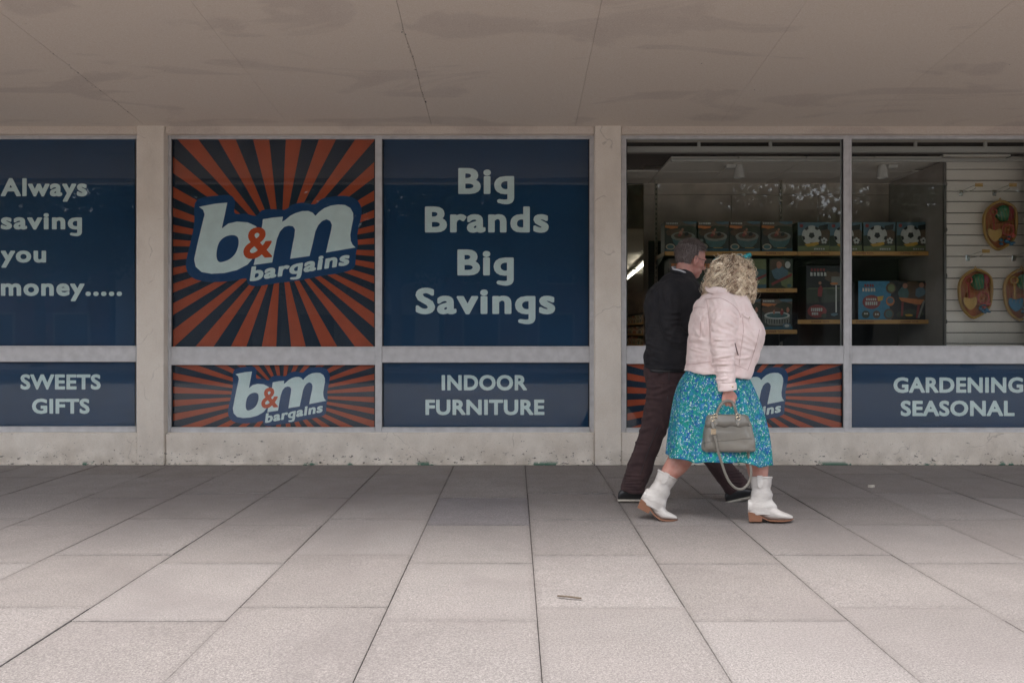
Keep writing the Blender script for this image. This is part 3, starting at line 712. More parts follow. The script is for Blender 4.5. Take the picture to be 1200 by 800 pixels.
for i, (a, b) in enumerate(((779, 817.3), (817.3, 854.8), (854.8, 892), (892, 929.5))):
    carton('pool_box', ('paddling pool box at the left end of the top shelf', 'second paddling pool box on the top shelf, above the man\'s forehead', 'third paddling pool box on the top shelf, above the woman\'s hair', 'fourth paddling pool box on the top shelf, beside the first football box')[i],
           a, b, 259 + rnd.uniform(-.4, .4), Z1, tub(11), grp='paddling pool boxes on the top shelf')
def ball(cx, cy, r, ry):
    s = [('white', elp(cx, cy, r, ry, 26)), ('black', [(cx + .33 * r * math.cos(R(a)), cy + .33 * ry * math.sin(R(a))) for a in range(18, 378, 72)])]
    for a in range(18, 378, 72):
        u, v = math.cos(R(a)), math.sin(R(a)); w = R(a)
        s.append(('black', [(cx + r * .99 * math.cos(w + d), cy + ry * .99 * math.sin(w + d)) for d in (-.26, -.13, 0, .13, .26)] + [(cx + .74 * r * math.cos(w + d), cy + .74 * ry * math.sin(w + d)) for d in (.17, 0, -.17)]))
    return s
for i, (a, b) in enumerate(((934.5, 973), (973, 1011.5), (1011.5, 1050.5), (1050.5, 1090))):
    s = [('sky', [(0, 0), (1, 0), (1, .3), (0, .45)]), ('brown', blob(.8, .45, .22, .3, .25, 12, i)), ('lime', [(0, .8), (1, .78), (1, 1), (0, 1)]), ('black', [(.66, .12), (.95, .06), (.93, .24), (.66, .28)])]
    s += ball(.43, .44, .31, .33) + [('yellow', [(.2, .74), (.62, .66), (.66, .74), (.5, .80), (.3, .82)])] + ball(.82, .62, .10, .11) + [('red', elp(.1, .12, .06, .06, 10))] + bars(.5, .87, .85, .93, 5, 'white', i)
    carton('football_box', ('football set box next to the last paddling pool box', 'football set box cut by the thin window mullion', 'football set box just right of the mullion', 'football set box at the right end of the top shelf')[i],
           a, b, 260 + rnd.uniform(-.5, .5), Z1, s, base='green', grp='football boxes on the top shelf')
for i, (a, b) in enumerate(((783, 815), (816, 846), (847, 899), (900.8, 929.5))):
    if i == 2: s = [('lime', [(0, 0), (1, 0), (1, 1), (0, 1)]), ('grey', elp(.3, .45, .42, .46, 26)), ('white', elp(.3, .38, .30, .3, 22)), ('teal', blob(.85, .5, .2, .2, .2, 10, 9)), ('red', [(.55, .78), (1, .5), (1, .58), (.6, .86)]), ('water', [(0, .88), (1, .86), (1, 1), (0, 1)])]
    elif i == 3: s = [('brown', blob(.3, .2, .4, .25, .2, 10, 3)), ('lime', blob(.8, .7, .3, .3, .2, 10, 5)), ('sky', blob(.45, .5, .38, .22, .2, 14, 4)), ('red', [(.05, .82), (.95, .48), (.98, .56), (.1, .9)]), ('skin', blob(.4, .2, .12, .12, .2, 10, 6)), ('white', elp(.78, .2, .12, .12, 12)), ('teal', elp(.85, .9, .1, .06, 10))]
    else: s = [('dusk', [(0, 0), (1, 0), (1, .4), (0, .4)])] + bars(.1, .15, .9, .3, 5, 'orange', i) + [('teal', blob(.5, .7, .3, .2, .2, 10, i))]
    carton('toy_box', ('dark boxed toy on the second shelf behind the man\'s shoulder', 'dark boxed toy on the second shelf in front of the man\'s face', 'boxed toy printed with a big grey dome, behind the woman\'s hair', 'boxed water toy with a red stripe at the right end of the second shelf')[i], a, b, 303, Z2, s, base='green')
for i, (a, b) in enumerate(((783, 820), (820.5, 856), (856.5, 892), (893, 930))):
    carton('pool_box', ('round paddling pool box on the third shelf behind the man\'s back', 'round paddling pool box on the third shelf behind the woman\'s shoulder', 'round paddling pool box beside the woman\'s collar', 'round paddling pool box at the right end of the third shelf')[i], a, b, 350, Z3, tub(21 + i, True), base='carton', grp='round pool boxes on the third shelf')
s = [('brown', blob(.75, .2, .25, .1, .3, 12, 4)), ('green', [(0, .42), (1, .40), (1, .66), (0, .7)]), ('lime', [(.05, .415), (1, .405), (1, .42), (.05, .425)]), ('red', [(.33, .42), (.42, .36), (.47, .42), (.44, .58), (.32, .56)]), ('skin', elp(.39, .32, .045, .03, 10)), ('black', [(.33, .57), (.44, .57), (.42, .68), (.36, .68)]),
     ('white', [(.84, .26), (.88, .26), (.88, .86), (.84, .86)]), ('grey', [(.72, .2), (1, .2), (1, .36), (.72, .36)]), ('orange', elp(.8, .33, .12, .02, 14)), ('red', elp(.3, .84, .28, .12, 20)), ('green', elp(.5, .92, .08, .04, 10)), ('sky', blob(.8, .9, .1, .03, .2, 8, 2))]
s += bars(.12, .05, .55, .10, 5, 'red', 3) + bars(.1, .12, .6, .19, 5, 'white', 4) + bars(.12, .78, .46, .84, 6, 'white', 5) + bars(.14, .86, .34, .91, 4, 'white', 6)
carton('hoop_box', 'tall dark toy basketball hoop box on the lower shelf left of the mullion', 944, 986, 311, Z4, s, base='black')
carton('flat_box', 'plain dark box squeezed between the hoop box and the blue toy box', 987, 1002.5, 332, Z4, [('brown', blob(.5, .5, .3, .3, .3, 9, 1))], base='black')
s = [('blue', [(0, 0), (.43, 0), (.46, .3), (.43, .6), (.46, 1), (0, 1)]), ('brown', blob(.8, .3, .2, .3, .2, 12, 3)), ('green', blob(.72, .85, .22, .12, .2, 12, 8)), ('teal', blob(.63, .3, .07, .16, .2, 10, 5)), ('sky', blob(.86, .28, .07, .14, .2, 10, 15)), ('skin', elp(.65, .12, .035, .07, 10)), ('skin', elp(.88, .1, .035, .07, 10)),
     ('orange', [(.56, .42), (.92, .48), (.86, .62), (.6, .52)]), ('red', [(.6, .54), (.63, .55), (.62, .9), (.59, .9)]), ('red', [(.82, .6), (.86, .6), (.83, .95), (.8, .95)]), ('grey', [(.9, .5), (.93, .5), (.85, .95), (.82, .95)]), ('red', elp(.18, .54, .125, .18, 24)), ('yellow', [(.26, .4), (.35, .38), (.33, .5), (.27, .52)]),
     ('green', elp(.1, .86, .055, .1, 16)), ('brown', elp(.25, .86, .052, .1, 16)), ('brown', elp(.45, .18, .07, .14, 18)), ('lime', elp(.455, .18, .05, .1, 14)), ('orange', elp(.44, .52, .06, .12, 16)), ('sky', elp(.44, .5, .045, .08, 14)), ('brown', elp(.42, .85, .07, .14, 16)), ('teal', elp(.42, .85, .05, .1, 14)), ('red', elp(.95, .08, .03, .055, 12)), ('yellow', blob(.7, .88, .06, .03, .2, 8, 3))]
s += bars(.08, .08, .22, .15, 4, 'red', 7) + bars(.05, .18, .24, .27, 5, 'white', 8) + bars(.1, .44, .25, .5, 5, 'white', 9) + bars(.09, .53, .26, .62, 6, 'white', 10) + bars(.07, .82, .13, .86, 2, 'white', 12) + bars(.22, .83, .28, .88, 2, 'white', 13)
carton('activity_table_box', 'wide blue and dark toy table box on the lower right shelf', 1004, 1091, 329, Z4, s, base='black', dep=.3)

# ---- beach toy sets on the slatwall
BT = {k: mat('plastic ' + k, c, .35, spec=.5) for k, c in dict(yellow=(.48, .28, .08), red=(.38, .06, .05), orange=(.42, .13, .05), blue=(.04, .17, .30), green=(.03, .16, .07), dred=(.25, .02, .03), teal=(.04, .25, .25)).items()}
def boat(px, py, s, lab, spade, blade):
    Y = YSL - .05
    q = lambda u, v, d=0: P(px + u * s, py + v * s, Y + d)
    t = thing('beach_toy_set', q(0, 0, .04), lab, 'toy set', 'beach toy sets on the slatwall')
    hull = [(-6, -27), (2, -29), (10, -26), (17, -20), (19, -8), (18, 6), (16, 14), (10, 21), (2, 26), (-4, 27), (-12, 20), (-17, 10), (-19, -4), (-18, -14), (-13, -22)]
    hc = catmull(hull, 3, True)
    ring = [q(x, y, 0) for x, y in hc]
    MB().tube(ring, .012, .020, n=8, closed=True).build('boat_rim', BT['yellow'], t)
    m = MB(); m.prism([q(x * .93, y * .93, .03) for x, y in hc], (0, .012, 0)); m.build('boat_tray', BT['orange'], t)
    m = MB().ell(q(4, -15, .0), (.075, .05, .075), n=18, m=12); m.build('beach_ball', BT['green'], t)
    m = MB().ell(q(11, -15, -.012), (.04, .045, .07), n=14, m=10); m.build('ball_panel', BT['dred'], t)
    MB().bbox(q(-8, 12, -.02), q(14, -3, .03), .012).build('bucket_body', BT['orange'], t)
    MB().tube([q(9 + 6.5 * math.cos(a), 4 + 6.5 * math.sin(a), -.045) for a in [i * math.pi / 9 for i in range(18)]], .010, n=8, closed=True).build('toy_wheel', BT['red'], t)
    MB().ell(q(9, 4, -.03), (.018, .02, .018)).build('wheel_hub', BT['orange'], t)
    # spade: D handle, shaft, blade
    sp = MB(); sp.tube([q(-8 + 4 * math.cos(a), -17 + 3.6 * math.sin(a), -.05) for a in [i * math.pi / 8 for i in range(16)]], .007, n=8, closed=True)
    sp.tube([q(-8, -13.5, -.05), q(-7, 4, -.055)], .008, n=8); sp.build('spade_handle', BT[spade], t)
    bl = catmull([(-13, 3), (-6, 5), (1, 3), (2, 9), (-1, 15), (-5.5, 18), (-10, 15), (-13.5, 9)], 3, True)
    MB().prism([q(x, y, -.062) for x, y in bl], (0, .012, 0)).build('spade_blade', BT[blade], t)
    r = random.Random(int(px)); m = MB()
    for k in range(7): m.ell(q(r.uniform(0, 15), r.uniform(12, 21), -.02), (r.uniform(.015, .03), .02, r.uniform(.01, .02)), Matrix.Rotation(r.uniform(-1, 1), 3, 'Y'), n=10, m=7)
    m.build('sand_moulds', BT['blue'], t)
    m = MB().ell(q(15, 11, -.04), (.022, .018, .022), n=10, m=8).ell(q(10, 15, -.04), (.018, .018, .014), n=10, m=8); m.build('red_mould', BT['red'], t)
    m = MB()                       # net bag threads
    for k in range(9):
        a = -17 + 4 * k; m.tube([q(a, -22 + abs(a) * .3, -.05), q(a + 4, 0, -.075), q(a, 20 - abs(a) * .4, -.04)], .0015, n=4, sub=4)
    m.build('net_bag', mat('net thread', (.35, .22, .07), .7), t)
    MB().tube([q(-2, -27, -.02), q(0, -33, -.03), q(2, -27, -.02)], .0035, n=6, sub=4).build('net_loop', BT['yellow'], t)
    return t
boat(1172, 265, 1.0, 'beach toy set hanging highest on the slatwall, with red spade and yellow blade', 'red', 'yellow')
boat(1143, 345, 1.0, 'boat shaped beach toy set hanging lower left on the slatwall with yellow spade blade', 'red', 'yellow')
boat(1197, 346, 1.05, 'beach toy set with a blue spade blade at the right picture edge', 'yellow', 'blue')
for i, (px, py) in enumerate(((1126, 226), (1165, 226), (1134, 302), (1188, 302), (1226, 226))):
    t = thing('wall_hook', P(px, py, YSL), ('empty chrome hook with yellow tag, upper left on the slatwall', 'chrome hook above the highest beach toy set', 'chrome hook above the lower left beach toy set', 'chrome hook above the blue bladed beach toy set', 'chrome hook on the slatwall outside the right edge')[i], 'hook', 'hooks on the slatwall')
    x, _, z = P(px, py, YSL)
    MB().bbox((x - .018, YSL - .006, z - .03), (x + .018, YSL - .001, z + .025), .002).build('hook_plate', M['chrome'], t)
    MB().tube([(x, YSL - .004, z - .005), (x + .03, YSL - .12, z + .0), (x + .035, YSL - .17, z + .012)], .003, n=6, sub=3).tube([(x, YSL - .004, z + .015), (x + .05, YSL - .13, z + .045)], .0022, n=6).build('hook_arm', M['chrome'], t)
    MB().bbox((x + .05, YSL - .137, z + .03), (x + .12, YSL - .134, z + .062), .001).build('price_tag', BT['yellow'], t)

# ---- spotlights
for i, (px, py, sgn) in enumerate(((866, 201, -1), (1034, 201, 1))):
    Y = 7.25; x, _, z = P(px, py, Y)
    t = thing('spotlight', (x, Y, CZ), ('white spotlight on the display ceiling above the woman', 'white spotlight on the display ceiling right of the mullion')[i], 'spotlight', 'ceiling spotlights')
    MB().bbox((x + sgn * .085 - .045, Y - .04, CZ - .035), (x + sgn * .085 + .045, Y + .04, CZ - .001), .006).build('mounting_box', M['lamp_body'], t)
    MB().tube([(x + sgn * .05, Y, CZ - .03), (x, Y, z + .055)], .009, n=8).build('swivel_arm', M['lamp_body'], t)
    rs = [[Vector((x + r_ * math.cos(a), Y + r_ * math.sin(a), z + dz)) for a in [k * math.pi / 10 for k in range(20)]] for r_, dz in ((.030, .062), (.036, .058), (.045, .0), (.052, -.062), (.046, -.062), (.040, -.02))]
    MB().rings(rs).build('lamp_shade', M['lamp_body'], t)

# ---- deep shop: seen and added fluorescent battens, and a gondola of goods left of the man
for i, (a, b) in enumerate((((2.50, 14.4), (2.64, 16.6)), ((2.66, 16.9), (2.79, 19.1)), ((-.6, 11.0), (-.5, 13.2)), ((.4, 19.0), (.5, 21.2)), ((5.6, 14.0), (5.7, 16.2)), ((5.8, 19.0), (5.9, 21.2)))):  # the later battens are unseen, added to lighten the deep shop
    t = thing('fluorescent_batten', (a[0], a[1], 2.5), ('nearer of the two lit battens seen left of the man', 'farther of the two lit battens seen left of the man', 'lit batten behind the Big Brands sign near the front', 'lit batten far back behind the second pillar', 'lit batten behind the toy display', 'lit batten far back behind the toy display')[i], 'lamp', 'fluorescent battens')
    pa, pb = Vector((a[0], a[1], 2.50)), Vector((b[0], b[1], 2.50))
    MB().tube([pa, pb], .016, .016, n=10, hint=(0, 0, 1)).build('tube', M['tube'], t)
    MB().tube([pa + Vector((0, 0, .07)), pb + Vector((0, 0, .07))], .06, .03, n=8, hint=(0, 0, 1)).build('housing', M['lamp_body'], t)
    for f_ in (.15, .85):
        q = pa.lerp(pb, f_); MB().tube([q + Vector((0, 0, .09)), q + Vector((0, 0, .128))], .006, n=6).build('drop_rod', M['steel'], t)
gd = thing('gondola', (3.6, 21.5, 0), 'long shop gondola stocked with small packets left of the man', 'shelving')
GX = 3.2
MB().bbox((GX + .42, 15, 0), (GX + .46, 25, 1.75), .004).build('gondola_back', M['steel'], gd)
gz = [1.42, 1.14, .86, .5]
for z in gz:
    s_ = MB().bbox((GX, 15, z - .03), (GX + .42, 25, z), .003).build('shelf_board', M['steel'], gd)
    MB().bbox((GX - .006, 15, z - .04), (GX - .001, 25, z + .006), .001).build('price_strip', M['strip'], s_)
gm = [mat('packet %d' % i, c, .5) for i, c in enumerate(((.35, .10, .04), (.30, .24, .14), (.10, .06, .04), (.05, .06, .10), (.40, .34, .22), (.06, .10, .05)))]
for z in gz[:3]:
    y = 18.0
    while y < 24.4:
        w = rnd.uniform(.10, .2); h = rnd.uniform(.15, .21); k = rnd.choice((0, 1, 2, 4, 4, 3, 5))
        mb = MB().bbox((GX + .01, y, z + .0005), (GX + .16, y + w - .01, z + h), .004); mb.cm = 1
        mb.box((GX + .008, y + .015, z + h * .5), (GX + .0095, y + w - .03, z + h * .8))
        tag(mb.build('packet', [gm[k], gm[4 if k != 4 else 0]], origin=(GX + .08, y + w / 2, z)), 'small upright packet standing on the distant gondola left of the man', 'packet', 'packets on the distant gondola'); y += w
tag(MB().bbox((fx(757.5, 9.4), 9.4, 0), (fx(757.5, 9.4) + .6, 9.46, 2.15), .01).build('end_panel', M['void'], origin=(1.9, 9.4, 0)), 'tall black end panel standing in the shop behind the man', 'display panel')

# ------------------------------------------------------------ ACROSS THE STREET (seen only mirrored in the glass)
M['bark'] = mat('bark', (.10, .075, .055), .9, bump=.6, bscale=20, var=.3)
M['leaf'] = mat('leaves', (.045, .075, .025), .6, var=.35, vscale=1.2)
M['brick'] = mat('distant brickwork', (.16, .085, .06), .85, var=.25, vscale=3)
M['render_w'] = mat('distant pale render', (.30, .28, .25), .85, var=.15)
M['dglass'] = mat('distant dark glass', (.03, .035, .04), .15)
def tree(x, y, h, r, seed, lab, dn=16):
    t = thing('street_tree', (x, y, 0), lab, 'tree', 'street trees opposite the shop'); q = random.Random(seed)
    m = MB().tube([(x, y, -.1), (x + .1, y, h * .25), (x - .05, y + .1, h * .5), (x, y, h * .85)], [.22, .17, .13, .04], n=10, hint=(0, 1, 0), sub=4)
    tips = []
    for k in range(9):
        a = q.uniform(0, 6.28); z0 = h * q.uniform(.3, .6); e = Vector((x + r * .8 * math.cos(a), y + r * .8 * math.sin(a), z0 + h * q.uniform(.12, .35))); tips.append(e)
        m.tube([(x, y, z0), ((x + e.x) / 2, (y + e.y) / 2, z0 + .5 * (e.z - z0) + .3), e], [.08, .05, .02], n=7, hint=(.3, .2, .9), sub=3)
    m.build('trunk', M['bark'], t, smooth=True)
    vs, fs = [], []
    cl = [(e, r * q.uniform(.26, .42)) for e in tips] + [(Vector((x + q.uniform(-.6, .6) * r, y + q.uniform(-.6, .6) * r, h * q.uniform(.45, .9))), r * q.uniform(.3, .46)) for _ in range(dn)]
    for c, rr in cl:
        for _ in range(330):
            d = Vector((q.gauss(0, 1), q.gauss(0, 1), q.gauss(0, .8))).normalized() * rr * q.random() ** .4
            p = c + d; u = Vector((q.gauss(0, 1), q.gauss(0, 1), q.gauss(0, 1))).normalized(); w = u.orthogonal().normalized(); s_ = q.uniform(.08, .17); b = len(vs)
            vs += [p - u * s_, p + w * s_ * .5, p + u * s_, p - w * s_ * .5]; fs.append((b, b + 1, b + 2, b + 3))
    MB().add(vs, fs).build('crown', M['leaf'], t)
for i, (x, y, h, r, dn) in enumerate(((-16.6, -13.3, 7.6, 3.1, 18), (-8.3, -13.0, 7.6, 3.0, 30), (-4.2, -13.4, 7.9, 3.1, 34), (.2, -13.0, 7.6, 3.0, 34), (4.6, -13.3, 7.8, 3.1, 32), (10.4, -13.2, 7.1, 3.2, 13), (-12.4, -13.1, 7.7, 3.0, 26), (15.6, -13.1, 7.6, 3.1, 20))):
    tree(x, y, h, r, 40 + i, 'street tree opposite the shop, %s' % ('in front of the leftmost brick terrace', 'before the middle of the rendered block', 'beside the right end of the rendered block', 'near the left end of the taller brick block', 'before the middle of the taller brick block', 'near the right end of the taller brick block', 'between the leftmost terrace and the rendered block', 'in front of the rightmost rendered block')[i], dn)
for i, (xa, xb, hh, mt) in enumerate(((-34, -16, 5.6, 'brick'), (-15.8, -3, 5.0, 'render_w'), (-2.8, 12, 5.9, 'brick'), (12.2, 33, 5.1, 'render_w'))):
    t = thing('far_building', ((xa + xb) / 2, -17, 0), ('brick terrace block opposite, farthest behind the left windows', 'pale rendered block opposite with two storeys', 'taller brick block straight across the street', 'pale rendered block opposite at the right')[i], 'building')
    MB().bbox((xa, -26, -.2), (xb, -17, hh), .03).build('wall', M[mt], t)
    MB().bbox((xa - .1, -26.1, hh + .002), (xb + .1, -16.8, hh + .25), .03).build('parapet', M['render_w'], t)
    n = int((xb - xa) / 2.6); st = (xb - xa) / n
    for fl in (0, 1):
        for k in range(n):
            c = xa + st * (k + .5); z0 = .5 + 2.6 * fl; w = MB().bbox((c - .75, -17.03, z0), (c + .75, -16.95, z0 + 1.5), .02).build('window', M['render_w'], t)
            MB().box((c - .66, -16.949, z0 + .09), (c + .66, -16.94, z0 + 1.41)).build('pane', M['dglass'], w)

# ------------------------------------------------------------ PEOPLE
def m_skin(name, col, red):
    g = NT(name); c = g.mix(g.ramp(g.noise(22, 4), (.35, 0), (.7, .8)), col, red)
    g.b.inputs['Subsurface Weight'].default_value = .12; g.b.inputs['Subsurface Radius'].default_value = (.01, .004, .002)
    return g.fin(c, .5, .4, g.noise(380, 3, .7), .25, .001)
M['skin_m'] = m_skin('ruddy skin', (.44, .235, .19), (.40, .15, .12)); M['skin_w'] = m_skin('flushed skin', (.50, .27, .22), (.42, .17, .13))
def m_cloth(name, a, b, weave=420, rough=.9, sheen=.15, bd=.002):
    g = NT(name); c = g.mix(g.ramp(g.noise(14, 5), (.35, 0), (.7, 1)), a, b)
    g.b.inputs['Sheen Weight'].default_value = sheen
    return g.fin(c, rough, .2, g.math('ADD', g.noise(weave, 3, .7), g.math('MULTIPLY', g.noise(38, 4, .6, dist=.6), 1.2)), .5, bd)
M['sweater'] = m_cloth('black knit', (.026, .025, .027), (.015, .015, .018), 300, sheen=.02)
M['trouser'] = m_cloth('burgundy brown cotton', (.062, .037, .037), (.042, .026, .028), sheen=.04)
M['denim'] = m_cloth('pale pink denim', (.82, .69, .66), (.76, .60, .57), 500, .85, .1, .008)
M['denim_seam'] = m_cloth('pink denim seam', (.50, .32, .31), (.42, .27, .26), 500)
M['shirt'] = mat('pale grey shirt', (.45, .45, .47), .8)
M['shoe'] = mat('black leather', (.014, .014, .016), .42, spec=.5, bump=.2, bscale=120)
M['sole_w'] = mat('off white rubber', (.46, .42, .36), .7, var=.2, vscale=30)
def m_boot():
    g = NT('white leather'); c = g.mix(g.ramp(g.noise(11, 6), (.4, 0), (.7, .8)), (.58, .55, .52), (.45, .415, .39))
    return g.fin(c, .48, .4, g.math('ADD', g.noise(60, 5, .6), g.math('MULTIPLY', g.noise(24, 4, sc=(1, 1, 3)), 1.5)), .5, .004)
M['boot'] = m_boot()
def m_wood():
    g = NT('stacked leather heel'); x, y, z = g.sep()
    w = g.t.nodes.new('ShaderNodeTexWave'); w.inputs['Scale'].default_value = 60; w.bands_direction = 'Z'; w.inputs['Distortion'].default_value = 2
    g.L(g.pos, w.inputs[0]); c = g.ramp(w.outputs['Fac'], (.2, (.15, .065, .038)), (.8, (.29, .145, .09)))
    return g.fin(c, .55, .3)
M['heel'] = m_wood()
def m_floral():
    g = NT('floral cotton'); tc = g.t.nodes.new('ShaderNodeTexCoord'); v = tc.outputs['Object']
    n = g.t.nodes.new('ShaderNodeTexNoise'); n.inputs['Scale'].default_value = 60; g.L(v, n.inputs['Vector'])
    mv = g.t.nodes.new('ShaderNodeMixRGB'); mv.blend_type = 'ADD'; mv.inputs[0].default_value = .035; g.L(v, mv.inputs[1]); g.L(n.outputs['Color'], mv.inputs[2]); v = mv.outputs[0]
    def cell(sc, seed):
        m_ = g.t.nodes.new('ShaderNodeMapping'); m_.inputs['Location'].default_value = (seed, seed * 2, 0); g.L(v, m_.inputs[0])
        q = g.t.nodes.new('ShaderNodeTexVoronoi'); q.inputs['Scale'].default_value = sc; g.L(m_.outputs[0], q.inputs['Vector']); return q
    a = cell(62, 0); col = g.ramp(g.sep(a.outputs['Color'])[0], (0, (.010, .17, .14)), (.30, (.02, .27, .24)), (.58, (.012, .09, .24)), (.72, (.04, .18, .38)), (.84, (.014, .21, .22)))
    b = cell(48, 3.3); fl = g.ramp(b.outputs['Distance'], (.30, 1), (.38, 0)); c = g.mix(g.math('MULTIPLY', fl, g.ramp(g.sep(b.outputs['Color'])[1], (.48, 0), (.50, 1))), col, (.02, .085, .34))
    d = cell(85, 7.1); wf = g.math('MULTIPLY', g.ramp(d.outputs['Distance'], (.26, 1), (.40, 0)), g.ramp(g.sep(d.outputs['Color'])[2], (.50, 0), (.53, 1))); c = g.mix(wf, c, (.50, .66, .60))
    e = cell(110, 1.7); gf = g.math('MULTIPLY', g.ramp(e.outputs['Distance'], (.25, 1), (.35, 0)), g.ramp(g.sep(e.outputs['Color'])[0], (.68, 0), (.7, 1))); c = g.mix(gf, c, (.22, .48, .50))
    return g.fin(c, .85, .2, g.noise(400, 3), .2, .001)
M['floral'] = m_floral()
M['bag'] = mat('grey green leather', (.165, .152, .130), .38, spec=.5, bump=.35, bscale=90, var=.15, vscale=8)
M['gold'] = mat('pale metal fittings', (.62, .52, .38), .25, 1)
def m_hair(name, a, b, c_):
    g = NT(name); at = g.t.nodes.new('ShaderNodeAttribute'); at.attribute_name = 'tone'
    c = g.ramp(at.outputs['Fac'], (0, a), (.5, b), (1, c_)); g.fin(c, .45, .4); return g.m
M['hair_w'] = m_hair('blonde curls', (.17, .10, .065), (.60, .44, .30), (1.0, .88, .68)); M['hair_m'] = m_hair('greying brown hair', (.09, .068, .062), (.17, .14, .13), (.42, .38, .37))
M['frame'] = mat('black spectacle frame', (.01, .01, .012), .3); M['teal_p'] = mat('teal plastic', (.02, .26, .28), .25, spec=.6); M['lens'] = mat('dark lens', (.02, .03, .03), .08, spec=.7)
M['eye'] = mat('eye white', (.6, .58, .55), .2); M['iris'] = mat('iris', (.06, .08, .09), .2); M['lip'] = mat('lips', (.38, .14, .13), .5)

def head_shapes(mb, T, s=1.0, jaw=1.0):
    """head facing +X, origin at ear height; T maps local to world"""
    def E(c, r, rot=None, n=24, m=16):
        t = MB().ell(c, r, rot, n, m); mb.add([T(Vector(v) * s) for v in t.v], t.f)
    E((-.008, 0, .035), (.098, .077, .092)); E((.018, 0, .0), (.074, .068, .085)); E((.032, 0, -.05), (.055, .052 * jaw, .062)); E((.052, 0, -.085), (.030, .030 * jaw, .026))
    E((.0, .033, -.045), (.055, .022, .045)); E((.0, -.033, -.045), (.055, .022, .045))
    E((.082, 0, .022), (.014, .048, .012)); E((.088, 0, -.004), (.012, .010, .030)); E((.098, 0, -.028), (.018, .013, .014)); E((.090, .010, -.032), (.010, .008, .008)); E((.090, -.010, -.032), (.010, .008, .008))
    E((.082, 0, -.058), (.010, .021, .006)); E((.080, 0, -.067), (.010, .018, .006)); E((.058, .038, -.025), (.025, .020, .022)); E((.058, -.038, -.025), (.025, .020, .022))
    for sg in (1, -1):
        rot = Matrix.Rotation(sg * -.35, 3, 'Z') @ Matrix.Rotation(.15, 3, 'Y')
        t = MB(); ring = [Vector((-.005, sg * .078, -.008)) + rot @ Vector((.017 * math.cos(a) * (1 if math.sin(a) > -.3 else .7), sg * .006, .030 * math.sin(a))) for a in [i * math.pi / 8 for i in range(16)]]
        t.tube(ring, .0055, n=8, closed=True); t.ell((-.003, sg * .077, -.008), (.014, .005, .025), rot, 14, 10); t.ell((-.001, sg * .080, -.032), (.008, .005, .010), None, 10, 8)
        mb.add([T(Vector(v) * s) for v in t.v], t.f)
def eyes(T, par):
    for sg in (1, -1):
        c = Vector((.068, sg * .030, .004)); t = MB().ell(c, (.0125,) * 3, None, 14, 10)
        o = MB().add([T(Vector(v)) for v in t.v], t.f).build('eye', M['eye'], par, smooth=True)
        t = MB().ell(c + Vector((.0085, 0, 0)), (.005, .0058, .0058), None, 12, 8); MB().add([T(Vector(v)) for v in t.v], t.f).build('iris', M['iris'], o, smooth=True)
def head_T(c, yaw, pitch, roll=0):
    Rm = Matrix.Rotation(R(yaw), 3, 'Z') @ Matrix.Rotation(R(pitch), 3, 'Y') @ Matrix.Rotation(R(roll), 3, 'X'); c = Vector(c)
    return lambda v: c + Rm @ Vector(v)
def limb(mb, pts, Y, n=18, sub=5, kb=1.0):
    """pts: (px, py, radius px, dy [, depth radius px])"""
    mb.tube([P(a[0], a[1], Y + a[3]) for a in pts], [a[2] * (Y + a[3]) / F for a in pts], [(a[4] if len(a) > 4 else a[2] * kb) * (Y + a[3]) / F for a in pts], n=n, sub=sub)
def folds(amp, f, seed, asp=(1, 1, 1)):
    a = Vector(asp)
    def fn(v):
        p = Vector((v.x * a.x, v.y * a.y, v.z * a.z)) * f + Vector((seed, 0, seed * 2))
        r = 1 - abs(noise.noise(p)) * 2.2
        return amp * (max(r, 0) ** 2 - .4) + amp * .5 * noise.noise(p * 2.3)
    return fn
def elbow(cz, amp, wl, width):      # bunched cross creases round a height
    return lambda v: amp * math.exp(-((v.z - cz) / width) ** 2) * math.sin(v.z * wl + 5 * noise.noise(v * 9) + v.x * 22)
def hand(mb, c, Y, curled=True, sc=1.0, fwd=1):
    """hanging right hand closed on a handle: palm, four bent fingers and thumb; c = wrist in photo pixels"""
    k = Y / F; w = P(c[0], c[1], Y); U = lambda x, y, z: w + Vector((x * fwd, y, z)) * sc
    mb.tube([U(0, 0, .035), U(0, 0, -.004), U(.001, .003, -.035), U(.002, .005, -.062), U(.002, .008, -.078)], [.026 * sc, .028 * sc, .038 * sc, .043 * sc, .038 * sc], [.020 * sc, .018 * sc, .017 * sc, .015 * sc, .012 * sc], n=16, sub=3)
    for i, (x, L, r) in enumerate(((.033, 1.0, .0098), (.0125, 1.08, .0102), (-.009, 1.02, .0098), (-.029, .84, .0086))):
        z0 = -.072 + (.004 if i in (0, 3) else 0) + (.004 if i == 3 else 0)
        mb.tube([U(x * .9, .004, z0 + .02), U(x, -.002, z0 - .004), U(x * 1.02, .004, z0 - .024 * L), U(x * 1.0, .022, z0 - .032 * L), U(x * .98, .040, z0 - .022 * L), U(x * .96, .044, z0 - .002), U(x * .95, .036, z0 + .012)],
                [r * sc * q for q in (1.0, 1.12, 1.02, 1.05, .95, .9, .72)], n=10, sub=3, hint=(1, 0, 0))
    mb.tube([U(.026, .006, -.022), U(.046, .014, -.045), U(.046, .030, -.070), U(.030, .044, -.086), U(.016, .050, -.092)], [.013 * sc, .0125 * sc, .011 * sc, .010 * sc, .008 * sc], n=10, sub=3)
